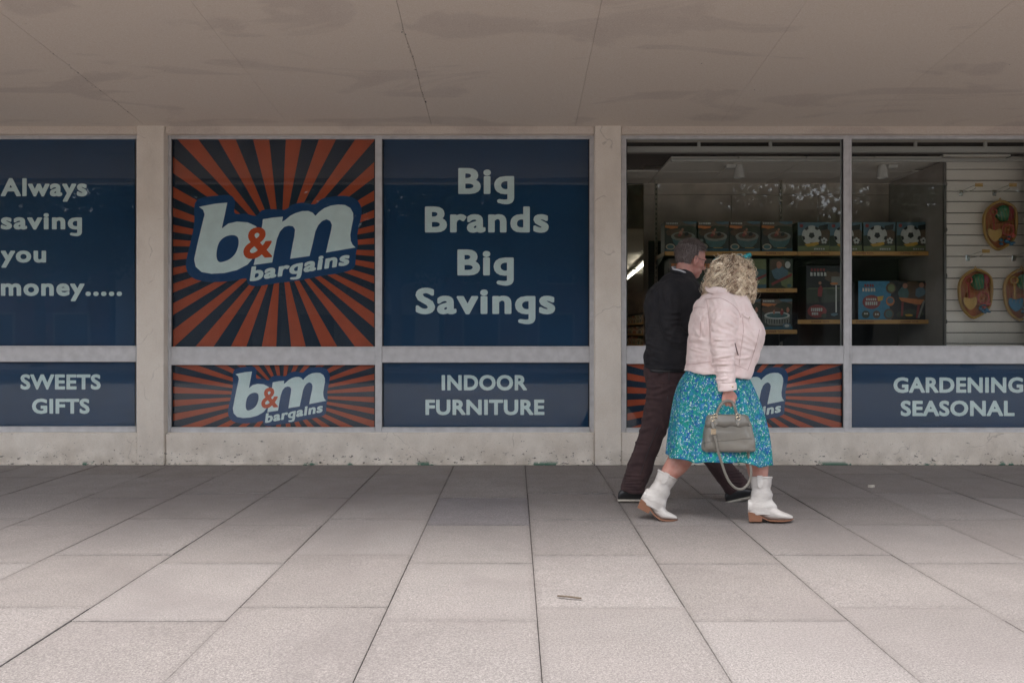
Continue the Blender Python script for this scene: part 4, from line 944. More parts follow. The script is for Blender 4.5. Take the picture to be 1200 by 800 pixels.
def relaxed_hand(mb, w, d, sc=1.0):
    w = Vector(w); d = Vector(d).normalized(); u = Vector((0, 1, 0)); v = d.cross(u).normalized()
    U = lambda a, b, c: w + (d * a + v * b + u * c) * sc
    mb.tube([U(-.02, 0, 0), U(.03, 0, 0), U(.085, 0, 0)], [.024, .038, .038], [.017, .015, .012], n=14, sub=3)
    for b, L, r in ((-.03, .065, .009), (-.010, .075, .0095), (.010, .07, .009), (.028, .055, .008)):
        mb.tube([U(.07, b, 0), U(.09 + L * .4, b * 1.05, .008), U(.09 + L * .75, b * 1.05, .024), U(.085 + L * .85, b, .042)], [r * 1.1, r, r * .95, r * .75], n=9, sub=3)
    mb.tube([U(.015, -.022, .006), U(.045, -.05, .014), U(.08, -.055, .02)], [.013, .011, .009], n=9, sub=3)

def boot_or_shoe(T, stations, mt_up, parent, name, n=22):
    """stations (x, ytop, ybot, halfwidth m) in boot pixels, T(x, y, dy) -> world"""
    st = catmull([(a, b, c, d) for a, b, c, d in stations], 4); rs = []
    for x, yt, yb, hw in st:
        cy = (yt + yb) / 2; r = []
        for i in range(n):
            t = 2 * math.pi * i / n; c, s_ = math.cos(t), math.sin(t)
            v = cy + (yb - yt) / 2 * math.copysign(abs(s_) ** .75, s_)
            wk = 1.0 if s_ > 0 else 1 - .25 * abs(s_)
            r.append(T(x, v, hw * wk * math.copysign(abs(c) ** .8, c)))
        rs.append(r)
    return MB().rings(rs).build(name, mt_up, parent, smooth=True)

# ---------------- the man
YM = 5.14; k = YM / F
man = thing('person', P(790, 589, YM), 'man in black sweater and dark brown trousers striding beside the woman', 'person', 'walking couple')
Tm = head_T(P(809.5, 305.0, YM + .03), 13, 13, 0)
b = MB(); head_shapes(b, Tm, 1.02)
b.tube([P(804, 311, YM + .02), P(801, 321, YM + .01), P(797, 334, YM), P(794, 350, YM)], [.060, .060, .062, .07], [.056, .056, .058, .07], n=20, sub=3)
b.stack([(342, 782, 808, 0, .08), (354, 770, 816, 0, .12), (372, 768, 818, 0, .13), (400, 767, 816, 0, .13), (425, 764, 812, 0, .14), (445, 762, 806, 0, .14), (462, 764, 800, 0, .13)], YM, n=32)
limb(b, [(779, 455, 15, .08), (794, 488, 13, .06), (830, 524, 10, .05), (848, 552, 8, .04), (859, 569, 6, .03)], YM)           # front (left) leg
limb(b, [(776, 455, 15, -.05), (772, 485, 13, -.03), (762, 515, 10, -.01), (749, 545, 8, 0), (740, 568, 6, 0)], YM)             # rear (right) leg
limb(b, [(789, 340, 8, -.11), (787, 358, 8, -.15), (785.5, 380, 7, -.16), (797, 397, 6.5, -.16), (812, 406, 6, -.15), (822, 411, 5.5, -.13)], YM)
limb(b, [(802, 342, 8, .12), (808, 358, 8, .17), (813, 383, 7, .18), (824, 397, 6, .17), (834, 402, 5.5, .15)], YM)
relaxed_hand(b, P(822, 411, YM - .13), (1, 0, -.3)); relaxed_hand(b, P(834, 402, YM + .15), (1, 0, -.1))
limb(b, [(739, 566, 6, 0), (739, 577, 4.5, 0), (750, 583, 2.5, 0), (762, 584.5, 1.6, 0)], YM, kb=1.2); limb(b, [(859, 567, 6, .03), (857, 579, 4, .03), (868, 581, 2.5, .03)], YM, kb=1.2)
remeshed(b, 'body', M['skin_m'], man, .0042, 3); eyes(Tm, man)
# sweater: trunk and sleeves fused into one knitted shell
b = MB(); b.stack([(316.5, 790, 806, .01, .062), (320, 785, 811, .01, .072), (325, 777, 815, .01, .105), (332, 768, 820, 0, .15), (342, 759, 824, 0, .19), (355, 754.8, 827, 0, .195), (372, 757, 829, 0, .185), (392, 757, 829, 0, .18), (408, 756, 828, 0, .18), (420, 755, 825, 0, .18), (428, 757, 820, 0, .17), (430.5, 759, 817, 0, .16)], YM, n=60, sub=5, tilt=lambda x, y, z: -.02 * (x - 1.1) if z > 1.45 else 0)
b.displace(folds(.012, 4.2, 3, (1, 1, .75))); b.displace(folds(.005, 12, 14, (1.2, 1, .9)))
s2_ = MB(); limb(s2_, [(790, 333, 12, -.10), (787, 345, 14, -.13), (785, 362, 13, -.16), (785, 382, 12, -.165), (796, 397, 11.5, -.165), (812, 406, 10.5, -.15), (820, 410, 9.5, -.135)], YM, n=26); s2_.displace(elbow(P(785, 384, YM).z, .006, 190, .09))
b.add(s2_.v, s2_.f); limb(b, [(802, 336, 14, .12), (808, 355, 14, .17), (813, 382, 12, .18), (824, 397, 10, .17), (832, 401, 8.5, .16)], YM, n=24)
sw_ = remeshed(b, 'sweater', M['sweater'], man, .006, 3)
def creases_m(o):
    q2 = random.Random(8); G = []
    for i in range(8): y = 366 + i * 5 + q2.uniform(-2, 2); G.append((778 + q2.uniform(0, 5), y, 796 + q2.uniform(0, 6), y + q2.uniform(-4, 5), q2.uniform(.004, .008), q2.uniform(1.4, 2.2)))
    for i in range(8): y = 380 + i * 5.5; G.append((758, y, 774 + q2.uniform(-4, 4), y + q2.uniform(0, 7), q2.uniform(.004, .007), q2.uniform(1.5, 2.4)))
    for i in range(4): G.append((764 + i * 7, 340 + i * 2, 772 + i * 5, 366, .006, 2.4))
    creases(o, G, YM)
DEFER_M = creases_m
MB().tube([P(a, y, YM + d) for a, y, d in ((787, 316.5, -.02), (789, 318, -.055), (796, 319.5, -.075), (804, 323, -.07), (811, 330, -.045), (815, 335, .01), (812, 330, .07), (800, 320, .09), (790, 316, .06), (786, 315.5, .02))], .010, .006, n=8, closed=True, sub=3).build('neckband', M['sweater'], sw_, smooth=True)
MB().tube([P(a, y, YM + d) for a, y, d in ((788.5, 314.2, -.02), (790, 315.6, -.050), (797, 317, -.066), (804, 320.5, -.060), (810, 327.5, -.040), (813, 333, .01), (810, 327, .06), (800, 317, .08), (791, 313.5, .055), (787.8, 313.2, .02))], .007, .005, n=8, closed=True, sub=3).build('shirt_collar', M['shirt'], man, smooth=True)
MB().stack([(426.5, 756.2, 818, 0, .172), (428, 755.2, 818.5, 0, .178), (431, 755.2, 818, 0, .178), (432.5, 756.2, 817, 0, .172)], YM, n=50, sub=2).build('sweater_hem', M['sweater'], sw_, smooth=True)
# trousers
b = MB(); b.stack([(426, 757, 812, 0, .15), (434, 755, 811, 0, .16), (446, 757, 808, 0, .165), (458, 760, 803, 0, .16), (470, 763, 798, 0, .14), (478, 768, 792, 0, .10)], YM, n=44)
limb(b, [(778, 448, 19, -.06), (776, 466, 18.5, -.06), (772, 485, 17.5, -.04), (765, 506, 15.5, -.02), (757.5, 526, 14, -.01), (749.5, 548, 14.0, 0), (743, 566, 14.0, 0), (741.5, 575, 14.5, 0)], YM, n=32, kb=.95)
limb(b, [(784, 448, 19, .08), (798, 476, 17, .06), (814, 504, 15.5, .05), (832, 530, 14.0, .05), (847, 549, 14.0, .04), (858, 562, 14.0, .03), (864, 571, 14.5, .03)], YM, n=32, kb=.9)
b.displace(folds(.012, 5.5, 9, (1, 1, .6))); b.displace(folds(.005, 15, 4, (.7, 1, 1.3))); tr = remeshed(b, 'trousers', M['trouser'], man, .0055, 3)
MB().tube([P(x, y, YM - .166) for x, y in ((761, 433), (768, 436), (777, 437))], .003, n=6, sub=3).build('pocket_seam', M['shoe'], tr)
MB().tube([P(x, y, YM - d) for x, y, d in ((784, 434, .165), (783, 462, .155), (776, 486, .125), (766, 512, .10), (757, 535, .085), (749, 560, .078))], .0022, n=5, sub=3).build('side_seam', M['shoe'], tr)
MB().stack([(429.5, 756.5, 812, 0, .158), (431, 755.6, 812.5, 0, .164), (435, 755.4, 812, 0, .166)], YM, n=44, sub=2).build('belt', M['shoe'], tr, smooth=True)
def shoe(ox, oy, ang, Y, parent):
    c, s_ = math.cos(R(ang)), math.sin(R(ang))
    T = lambda x, y, d: P(ox + x * c - y * s_, oy + x * s_ + y * c, Y + d)
    o = boot_or_shoe(T, [(-1, -9, -4, .015), (0, -12, -3, .032), (4, -16, -3, .036), (12, -18, -3, .036), (22, -16.5, -3, .036), (30, -12.5, -3, .040), (40, -9.5, -3, .046), (48, -8, -3, .042), (52.5, -6, -3, .022), (53.5, -5, -3.5, .008)], M['shoe'], parent, 'shoe')
    boot_or_shoe(T, [(-1.5, -3.2, -1, .015), (0, -3.6, 0, .035), (6, -3.6, 0, .040), (22, -3.6, 0, .040), (34, -3.6, 0, .046), (46, -3.8, 0, .048), (52.5, -4.2, -.8, .028), (54.5, -4.4, -1.8, .008)], M['sole_w'], o, 'sole')
    for j in range(4): MB().tube([T(25 + 3.2*j, -16.2 + 1.5*j, -.022), T(26 + 3.2*j, -17.2 + 1.5*j, 0), T(25 + 3.2*j, -16.2 + 1.5*j, .022)], .0025, n=6, sub=3).build('lace', M['shoe'], o)
    return o
shoe(725, 588, 0, YM, man); shoe(852, 590.5, -13, YM + .03, man)
# short greying hair: cap and bristles
def hair_cap(T, s, mat_, par, keep, scale=(.106, .085, .100), c=(-.010, 0, .038)):
    t = MB().ell(c, scale, None, 40, 26); keepf = [f for f in t.f if all(keep(Vector(t.v[i])) for i in f)]
    return [Vector(v) for v in t.v], keepf
def keep_m(v): return (v.z > .048 + max(0, v.x) * .35 and v.x < .082) or (v.x < .020 and v.z > -.004) or (v.x < -.018 and v.z > -.050 + (v.x + .06) * .3)
b = MB(); tones = []; q = random.Random(3)
vs_, fs_ = hair_cap(Tm, 1, None, None, keep_m)
b.add([Tm(v) for v in vs_], fs_); tones += [.15] * len(vs_)
for f in fs_:
    A = [vs_[i] for i in f]
    for _ in range(9):
        w = [q.random() for _ in f]; sw = sum(w); p = sum((a * (x / sw) for a, x in zip(A, w)), Vector())
        nrm = (p - Vector((-.010, 0, .038))).normalized(); flow = Vector((.55 if p.z > .08 else -.1, q.gauss(0, .25), -.75 if p.z < .09 else -.1)); L = q.uniform(.014, .026) if p.z > .03 else q.uniform(.006, .013)
        d1 = (nrm * .55 + flow).normalized(); e = p + d1 * L; m_ = p + (nrm * .8 + flow * .6).normalized() * L * .55
        sd_ = d1.cross(nrm).normalized() * .0011; base = len(b.v)
        tn = min(1, max(0, q.gauss(.36, .2) + (.34 if (p.x > .0 and p.z < .075) else 0) + (.1 if p.z < 0 else 0)))
        b.add([Tm(p - sd_), Tm(p + sd_), Tm(m_ + sd_), Tm(m_ - sd_), Tm(e)], [(0, 1, 2, 3), (3, 2, 4)]); tones += [tn] * 5
b.build('hair', M['hair_m'], man, vcol=tones, smooth=False)
gl = MB()
for sg in (1, -1): gl.tube([Tm(Vector((.084 - .004 * abs(math.cos(a)), sg * (.034 + .022 * math.cos(a)), .002 + .015 * math.sin(a)))) for a in [i * math.pi / 8 for i in range(16)]], .0016, n=6, closed=True); gl.tube([Tm(Vector(v)) for v in ((.080, sg * .056, .008), (.070, sg * .071, .010), (.03, sg * .078, .009), (-.003, sg * .082, .014), (-.016, sg * .080, -.006))], .0019, n=6, sub=3)
gl.tube([Tm(Vector((.086, y, .004))) for y in (-.012, 0, .012)], .0014, n=6); tag(gl.build('spectacles', M['frame'], man), kind=None)

# ---------------- the woman
YWm = 4.62; k = YWm / F
wom = thing('person', P(850, 610, YWm), 'woman with curly blonde hair, pink denim jacket, blue green floral skirt and white boots', 'person', 'walking couple')
Tw = head_T(P(856.5, 325, YWm + .03), 32, 8, 0)
b = MB(); head_shapes(b, Tw, .96, .95)
b.tube([P(847, 330, YWm + .02), P(845, 342, YWm + .01), P(845, 352, YWm)], [.054, .056, .07], [.053, .056, .07], n=20, sub=3)
b.stack([(354, 834, 860, 0, .08), (366, 824, 872, 0, .13), (390, 816, 884, 0, .16), (410, 814, 880, 0, .15), (430, 812, 872, 0, .15), (455, 806, 875, 0, .16), (475, 810, 868, 0, .15)], YWm, n=32)
limb(b, [(850, 462, 19, -.08), (868, 495, 17, -.08), (880, 522, 14, -.06), (886.5, 540, 13.2, -.05), (888.5, 556, 11, -.045), (890.5, 572, 7.5, -.04), (890.5, 590, 6, -.04)], YWm)
limb(b, [(836, 462, 19, .08), (822, 495, 16, .07), (805, 524, 14, .05), (796, 540, 13.6, .04), (786.5, 552, 11, .035), (776, 566, 7, .03), (767, 579, 5.5, .03)], YWm)
limb(b, [(848, 362, 9, -.11), (848, 380, 10, -.17), (848, 412, 8.5, -.195), (851, 440, 7.5, -.21), (853, 456, 6.2, -.21)], YWm)
limb(b, [(856, 362, 9, .12), (860, 382, 9, .17), (862, 404, 8, .19), (866, 416, 6.5, .21), (872, 424, 5.5, .22)], YWm)
limb(b, [(890.5, 588, 5.5, -.04), (892, 597, 5, -.04), (912, 604, 3, -.04)], YWm, kb=1.3); limb(b, [(767, 578, 5, .03), (764, 586, 4.5, .03), (774, 599, 3, .03)], YWm, kb=1.3)
hand(b, (853.5, 456), YWm - .21, sc=.93); relaxed_hand(b, P(872, 424, YWm + .22), (-.1, .2, -1), .9)
remeshed(b, 'body', M['skin_w'], wom, .0036, 2); eyes(Tw, wom)
# skirt with soft pleats, open at the hem
def skirt_rows():
    return [(418, 812, 868, 0, .15), (434, 805.5, 873, 0, .165), (448, 797, 880.5, 0, .19), (466, 791, 888.5, 0, .205), (484, 788, 894.5, 0, .22), (502, 785.5, 898.5, 0, .235), (520, 783.5, 900.5, 0, .245), (536, 782, 901.5, 0, .25)]
b = MB(); n_ = 120; rows = catmull(skirt_rows(), 5); rs = []
for j, (py, xl, xr, dy, hd) in enumerate(rows):
    kk = YWm / F; cx = (.5 * (xl + xr) - VX) * kk; a = .5 * (xr - xl) * kk; u = j / (len(rows) - 1); z = H - (py - VY) * kk; r = []
    for i in range(n_):
        t = 2 * math.pi * i / n_; c, s_ = math.cos(t), math.sin(t)
        w = 1 + u ** .8 * (.065 * math.sin(t * 9 + 1.5 * math.sin(t * 2 + 1)) + .022 * math.sin(t * 17 + 2)) * (1 if abs(c) < .93 else .35)
        zz = z + (.022 * -c - .012 - .022 * max(0, -s_) * math.exp(-((c - .05) / .45) ** 2) * -1.2 + .006 * math.sin(t * 9)) * u
        r.append(Vector((cx + a * w * c, YWm + hd * w * s_, zz)))
    rs.append(r)
inner = [[Vector((cx_.x, cx_.y, cx_.z)) for cx_ in r] for r in rs]
b.rings(rs, cap=False)
sk = b.build('skirt', M['floral'], wom, smooth=True)
md = sk.modifiers.new('thick', 'SOLIDIFY'); md.thickness = .003; md.offset = -1
b = MB(); b.rings([[Vector((p.x, p.y, p.z)) + Vector((0, 0, dz)) + (Vector((p.x, p.y, 0)) - Vector(((883 + 782) / 2 * 0, 0, 0))) * 0 for p in rs[-1]] for dz in (.006, .0)], cap=False)
# jacket: trunk, sleeves, collar
zr = lambda py: H - (py - VY) * YWm / F
hemt = lambda x, y, z: (-.11 * (x - 1.13) * min(1, max(0, (zr(415) - z) / .07)))
b = MB(); b.stack([(334.5, 838, 860, .01, .07), (339, 833, 865, .01, .09), (344, 827, 871, 0, .13), (351, 820, 875, 0, .17), (359, 814.5, 879, 0, .19), (369, 811, 884.5, 0, .20), (379, 809.3, 890.5, 0, .21), (388, 808, 894.5, 0, .212), (397, 807.5, 893.5, 0, .21), (407, 807.5, 889.5, 0, .20), (418, 807, 885.5, 0, .195), (426, 806, 881.5, 0, .195), (431, 804, 879, 0, .20), (436.5, 802.8, 876.5, 0, .205)], YWm, n=64, sub=5, tilt=hemt)
b.displace(folds(.012, 4.6, 21, (1, 1, 1))); b.displace(folds(.0055, 11, 8, (1.5, 1, .8)))
s2_ = MB(); limb(s2_, [(846, 352, 14, -.10), (847, 360, 16.5, -.14), (848, 374, 16.5, -.175), (847.5, 390, 15.4, -.185), (847, 404, 14.6, -.195), (848, 420, 12.8, -.205), (850, 436, 11.2, -.21), (851.8, 449, 10.2, -.213)], YWm, n=36, kb=.92)
s2_.displace(elbow(P(847, 412, YWm).z, .0030, 150, .11)); s2_.displace(folds(.0075, 10, 5, (.8, 1, 1.6)))
b.add(s2_.v, s2_.f); limb(b, [(856, 358, 14, .12), (860, 380, 13, .17), (862, 404, 11.5, .19), (866, 416, 9.5, .21), (871, 423, 8.5, .218)], YWm, n=24)
jk = remeshed(b, 'jacket', M['denim'], wom, .0045, 1)
def cuff(Y, x, y0, y1, r):
    b = MB(); b.tube([P(x - .3, y0, Y), P(x - .2, y0 + 1, Y), P(x + .2, (y0 + y1) / 2, Y), P(x + .4, y1 - 1, Y), P(x + .5, y1, Y)], [r * Y / F * q for q in (.90, 1, 1.02, 1.0, .90)], [r * .85 * Y / F * q for q in (.90, 1, 1.02, 1.0, .9)], n=30, sub=3)
    return b
def creases(o, segs, Y0):
    """sharp little cloth folds pressed into a built garment along lines given in photo pixels"""
    me = o.data; off = Vector((0, 0, 0)); q_ = o
    while q_ is not None: off += q_.location; q_ = q_.parent
    me.update(); co = [v.co.copy() for v in me.vertices]; nr = [v.normal.copy() for v in me.vertices]
    L = []
    for ax, ay, bx, by, amp, wd in segs: L.append((ax, ay, bx, by, amp, wd))
    for v, n in zip(me.vertices, nr):
        p = v.co + off
        if n.y > .25: continue
        px = VX + p.x * F / p.y; py = VY - (p.z - H) * F / p.y; d_ = 0
        wx = px + 1.2 * noise.noise(p * 14); wy = py + 1.2 * noise.noise(p * 14 + Vector((9, 0, 0)))
        for ax, ay, bx, by, amp, wd in L:
            dx, dy = bx - ax, by - ay; l2 = dx * dx + dy * dy; t = max(0, min(1, ((wx - ax) * dx + (wy - ay) * dy) / l2)); e = ((wx - ax - t * dx) ** 2 + (wy - ay - t * dy) ** 2) ** .5
            if e < wd * 3: d_ += amp * (math.exp(-(e / wd) ** 2) - .6 * math.exp(-((e - wd * 1.6) / wd) ** 2)) * (.35 + .65 * math.sin(math.pi * min(1, t * .9 + .1)))
        if d_: v.co += n * d_ * 1.0
qc = random.Random(5); SG = []
for i in range(9): y = 396 + i * 5.6 + qc.uniform(-1.5, 1.5); SG.append((834 + qc.uniform(0, 6), y + qc.uniform(-3, 3), 853 + qc.uniform(0, 7), y + qc.uniform(-4, 3), qc.uniform(.004, .008), qc.uniform(1.3, 2.0)))
for i in range(7): y = 396 + i * 5 + qc.uniform(-2, 2); SG.append((809, y - 2, 832 - qc.uniform(0, 9), y + qc.uniform(-2, 5), qc.uniform(.003, .006), qc.uniform(1.3, 2.2)))
SG += [(833, 372, 843, 360, .006, 1.8), (834, 380, 846, 366, .005, 1.8), (864, 372, 853, 362, .005, 1.8), (863, 384, 850, 376, .005, 2), (836, 352, 842, 372, .004, 2), (871, 376, 884, 392, .005, 2), (868, 390, 886, 400, .005, 2), (866, 404, 884, 410, .005, 2), (864, 420, 880, 418, .005, 2), (872, 360, 876, 384, .004, 1.6), (818, 368, 826, 392, .004, 2), (812, 382, 822, 398, .004, 2), (829, 372, 826, 392, .004, 1.8), (842, 386, 856, 391, .005, 1.8)]
creases(jk, SG, YWm); DEFER_M(sw_)
GT = []
for i in range(9): y = 440 + i * 13; GT.append((762 - i * 3.2, y, 780 - i * 3.4, y + qc.uniform(-6, 6), qc.uniform(.004, .008), qc.uniform(1.6, 2.4)))
for i in range(6): y = 556 + i * 3.2; GT.append((731, y, 752, y + qc.uniform(-2, 2), .005, 1.2)); GT.append((848 + i * 2, 552 + i * 3.5, 872, 550 + i * 3.5, .005, 1.2))
GT += [(770, 450, 794, 470, .007, 2.4), (776, 444, 800, 458, .006, 2.2), (765, 462, 790, 452, .006, 2.4), (775, 480, 782, 520, .005, 2.2)]
creases(tr, GT, YM)
cf = cuff(YWm - .214, 852, 448.5, 457.5, 10.8).build('cuff', M['denim'], jk, smooth=True)
MB().ell(P(858.5, 453, YWm - .214 - .044), (.006, .003, .006), None, 10, 6).build('button', M['gold'], cf)
def seam(pts, name='seam', r=.0022, m='denim_seam'):
    return MB().tube([P(x, y, YWm - d) for x, y, d in pts], r, n=5, sub=4).build(name, M[m], jk)
from mathutils.bvhtree import BVHTree
def surf(o):      # nearest hit of a camera-side ray on a built mesh, so that trim sits on it
    me = o.data; off = Vector((0, 0, 0)); q = o
    while q is not None: off += q.location; q = q.parent
    return BVHTree.FromPolygons([v.co + off for v in me.vertices], [tuple(p.vertices) for p in me.polygons])
bj = surf(jk)
def on(tree, px, py, lift=.001):
    o = Vector((0, 0, H)); d = (P(px, py, 1.0) - o).normalized(); h = tree.ray_cast(o, d)
    return (h[0] + h[1] * lift) if h[0] is not None else P(px, py, YWm - .2)
def seam_on(tree, pts, par, mt, r=.0018, sub=6, name='seam'):
    d = catmull([(x, y) for x, y in pts], sub); return MB().tube([on(tree, x, y) for x, y in d], r, n=5).build(name, mt, par)
for s_ in ([(826, 351), (836, 349.5), (846, 350), (857, 356), (865, 364), (868, 372)], [(828, 352), (830, 364), (831.5, 380), (833, 396)], [(813, 361), (819, 360), (826, 360.5)],
           [(804.5, 427), (812, 426.6), (822, 425.2), (833, 423.5)], [(861, 427), (868, 430), (875, 433)], [(870, 372), (871, 390), (868, 410), (866, 428)], [(820, 362), (821, 378), (820.5, 396)], [(890, 386), (887, 400), (881, 420), (876, 434)]):
    seam_on(bj, s_, jk, M['denim_seam'], .0013)
seam_on(bj, [(861, 402), (862.5, 408), (865, 416)], jk, mat('pocket slot', (.10, .05, .05), .9), .0035, name='pocket_slot')
def patch(tree, pts, par, mt, name, lift=.006, th=.003):
    """a cloth piece lying on the surface under an outline given in photo pixels"""
    V = [on(tree, x, y, lift) for x, y in pts]; U = [on(tree, x, y, lift - th) for x, y in pts]; n = len(V)
    c = sum(V, Vector()) / n; vs = V + U + [c]; fs = [(2*n, i, (i+1) % n) for i in range(n)] + [(i, n+i, n+(i+1) % n, (i+1) % n) for i in range(n)]
    return MB().add(vs, fs).build(name, mt, par, smooth=False)
patch(bj, [(869, 368), (873, 367.5), (878, 370.5), (880.5, 374), (877.5, 374.2), (873, 371.5)], jk, M['denim'], 'pocket_flap', .008)
patch(bj, [(818.5, 362), (824, 361.5), (824, 375), (821, 377), (818.5, 375)], jk, M['denim'], 'back_tab', .005)
MB().ell(on(bj, 877, 372.8, .009), (.005, .003, .005), None, 8, 6).build('button', M['gold'], jk)
# collar: folded band standing round the neck with two points
cr = [P(x, y, YWm + d) for x, y, d in ((846, 341, -.115), (835, 340, -.085), (830, 338, -.02), (832, 336.5, .05), (842, 336, .10), (858, 340, .11), (868, 346, .07), (871, 350, -.01), (868, 351, -.075), (857, 346, -.11))]
MB().tube(cr, .022, .008, n=10, closed=True, sub=4).build('collar', M['denim'], jk, smooth=True)
cp = catmull([(861, 344), (868, 348.5), (875, 354), (879.5, 360.5), (879, 365), (873.5, 361.5), (867, 355.5), (860, 350)], 2, True)
MB().prism([P(x, y, YWm - .125 + (x - 860) * .0035) for x, y in cp], (0, .006, 0)).build('collar_point', M['denim'], jk)

# curls
b = MB(); tones = []; q = random.Random(12)
HC = Vector((-.002, 0, .010)); HR = Vector((.112, .106, .108))
t = MB().ell(HC + Vector((0, 0, .010)), (.098, .088, .096), None, 30, 20); b.add([Tw(Vector(v)) for v in t.v if 1], [f for f in t.f if not all(Vector(t.v[i]).x > .068 for i in f)]); tones += [.05] * len(t.v)
Rw = Tw(Vector((0, 0, 0)))
def strand(root, L, lw, r0, tone, freq, amp, out, ph, sgn):
    pts = []; nseg = 18
    fall = Vector((root.x - HC.x, root.y - HC.y, 0)); 
    if fall.length < .001: fall = Vector((.1, 0, 0))
    fall.normalize(); u1 = fall.cross(Vector((0, 0, 1)))
    rad = Vector(((root.x - HC.x) / HR.x, (root.y - HC.y) / HR.y, (root.z - HC.z) / HR.z)); el_ = math.asin(max(-1, min(1, rad.z / max(rad.length, 1e-6))))
    s_ = 0
    for j in range(nseg + 1):
        d = j / nseg * L; ang = el_ - d / .108
        if ang > -.15: base = HC + Vector((fall.x * HR.x * math.cos(ang), fall.y * HR.y * math.cos(ang), HR.z * math.sin(ang))) * (1 + out)
        else:
            over = (-.15 - ang) * .108; e0 = HC + Vector((fall.x * HR.x * .99, fall.y * HR.y * .99, HR.z * -.15)) * (1 + out)
            base = e0 + Vector((fall.x * over * (.45 - over * 3), fall.y * over * (.45 - over * 3), -over))
        am = amp * min(1, j / 4); base = base + (fall * math.cos(ph + d * freq) + u1 * math.sin(ph + d * freq) * sgn) * am + Vector((0, 0, am * .5 * math.sin(ph + d * freq * 1.3)))
        pts.append(Tw(base))
    a = len(b.v); rr = [lw * (1 - .55 * j / nseg) for j in range(nseg + 1)]
    b.tube(pts, rr, n=3, hint=(.2, .3, .9)); 
    for i in range(len(b.v) - a): tones.append(min(1, max(0, tone + .25 * noise.noise(Vector((i * .11, tone * 40, 3))))))
def curls(nl, per):
    for i in range(nl):
        th = q.uniform(0, 6.283); u = q.uniform(-.3, 1); rr = math.sqrt(max(0, 1 - u * u)); d = Vector((rr * math.cos(th), rr * math.sin(th), u))
        if d.x > .62 and d.z < .5 and abs(d.y) < .6: continue
        f_ = q.uniform(80, 125); am = q.uniform(.011, .021) * (1 if u < .75 else .6); ph = q.uniform(0, 6.283); sgn = q.choice((-1, 1)); o_ = q.uniform(-.05, .20); tn = q.choice((.12, .4, .55, .7, .85, .95)) + q.gauss(0, .06)
        end_z = q.uniform(-.195, -.125) if d.x < .1 else q.uniform(-.145, -.06)
        for k_ in range(per):
            dd = (d + Vector((q.gauss(0, .035), q.gauss(0, .035), q.gauss(0, .035)))).normalized()
            root = HC + Vector((dd.x * HR.x, dd.y * HR.y, dd.z * HR.z)) * .93
            L = (math.asin(max(-1, min(1, dd.z))) + .15) * .108 + max(.02, -.016 - end_z + q.uniform(-.012, .006)) * 1.02
            strand(root, L, q.uniform(.0016, .0032), 0, tn + q.gauss(0, .10), f_ * q.uniform(.97, 1.03), am * q.uniform(.75, 1.2), o_ + q.uniform(-.02, .03), ph + q.gauss(0, .3), sgn)
curls(185, 11); curls(520, 1)
for i in range(260):      # loose flyaway hairs
    th = q.uniform(0, 6.283); u = q.uniform(-.2, 1); rr = math.sqrt(1 - u * u); d = Vector((rr * math.cos(th), rr * math.sin(th), u)); root = HC + Vector((d.x * HR.x, d.y * HR.y, d.z * HR.z)) * .95
    if d.x > .62 and d.z < .5 and abs(d.y) < .6: continue
    strand(root, q.uniform(.06, .19), .0009, 0, q.uniform(.5, 1), q.uniform(60, 110), q.uniform(.015, .028), q.uniform(.12, .30), q.uniform(0, 6.28), q.choice((-1, 1)))
hw = b.build('hair', M['hair_w'], wom, vcol=tones, smooth=True)
# sunglasses pushed up into the hair
g_ = thing('tmp', (0, 0, 0), None, None); bpy.data.objects.remove(g_)
sg0 = MB()
for sg in (1, -1):
    sg0.tube([Tw(Vector(v)) for v in ((.074, sg * .068, .140), (.050, sg * .092, .142), (.010, sg * .112, .130), (-.03, sg * .122, .108))], .0095, .004, n=8, sub=4, hint=(0, 1, 0))
    sg0.tube([Tw(Vector((.082 + .012 * math.sin(a), sg * (.036 + .030 * math.cos(a)), .142 + .022 * math.sin(a)))) for a in [i * math.pi / 9 for i in range(18)]], .004, n=6, closed=True)
sgo = sg0.build('sunglasses', M['teal_p'], wom, smooth=True)
for sg in (1, -1):
    MB().prism([Tw(Vector((.082 + .011 * math.sin(a), sg * (.036 + .027 * math.cos(a)), .142 + .020 * math.sin(a)))) for a in [i * math.pi / 9 for i in range(18)]], (.002, 0, .001)).build('lens', M['lens'], sgo)

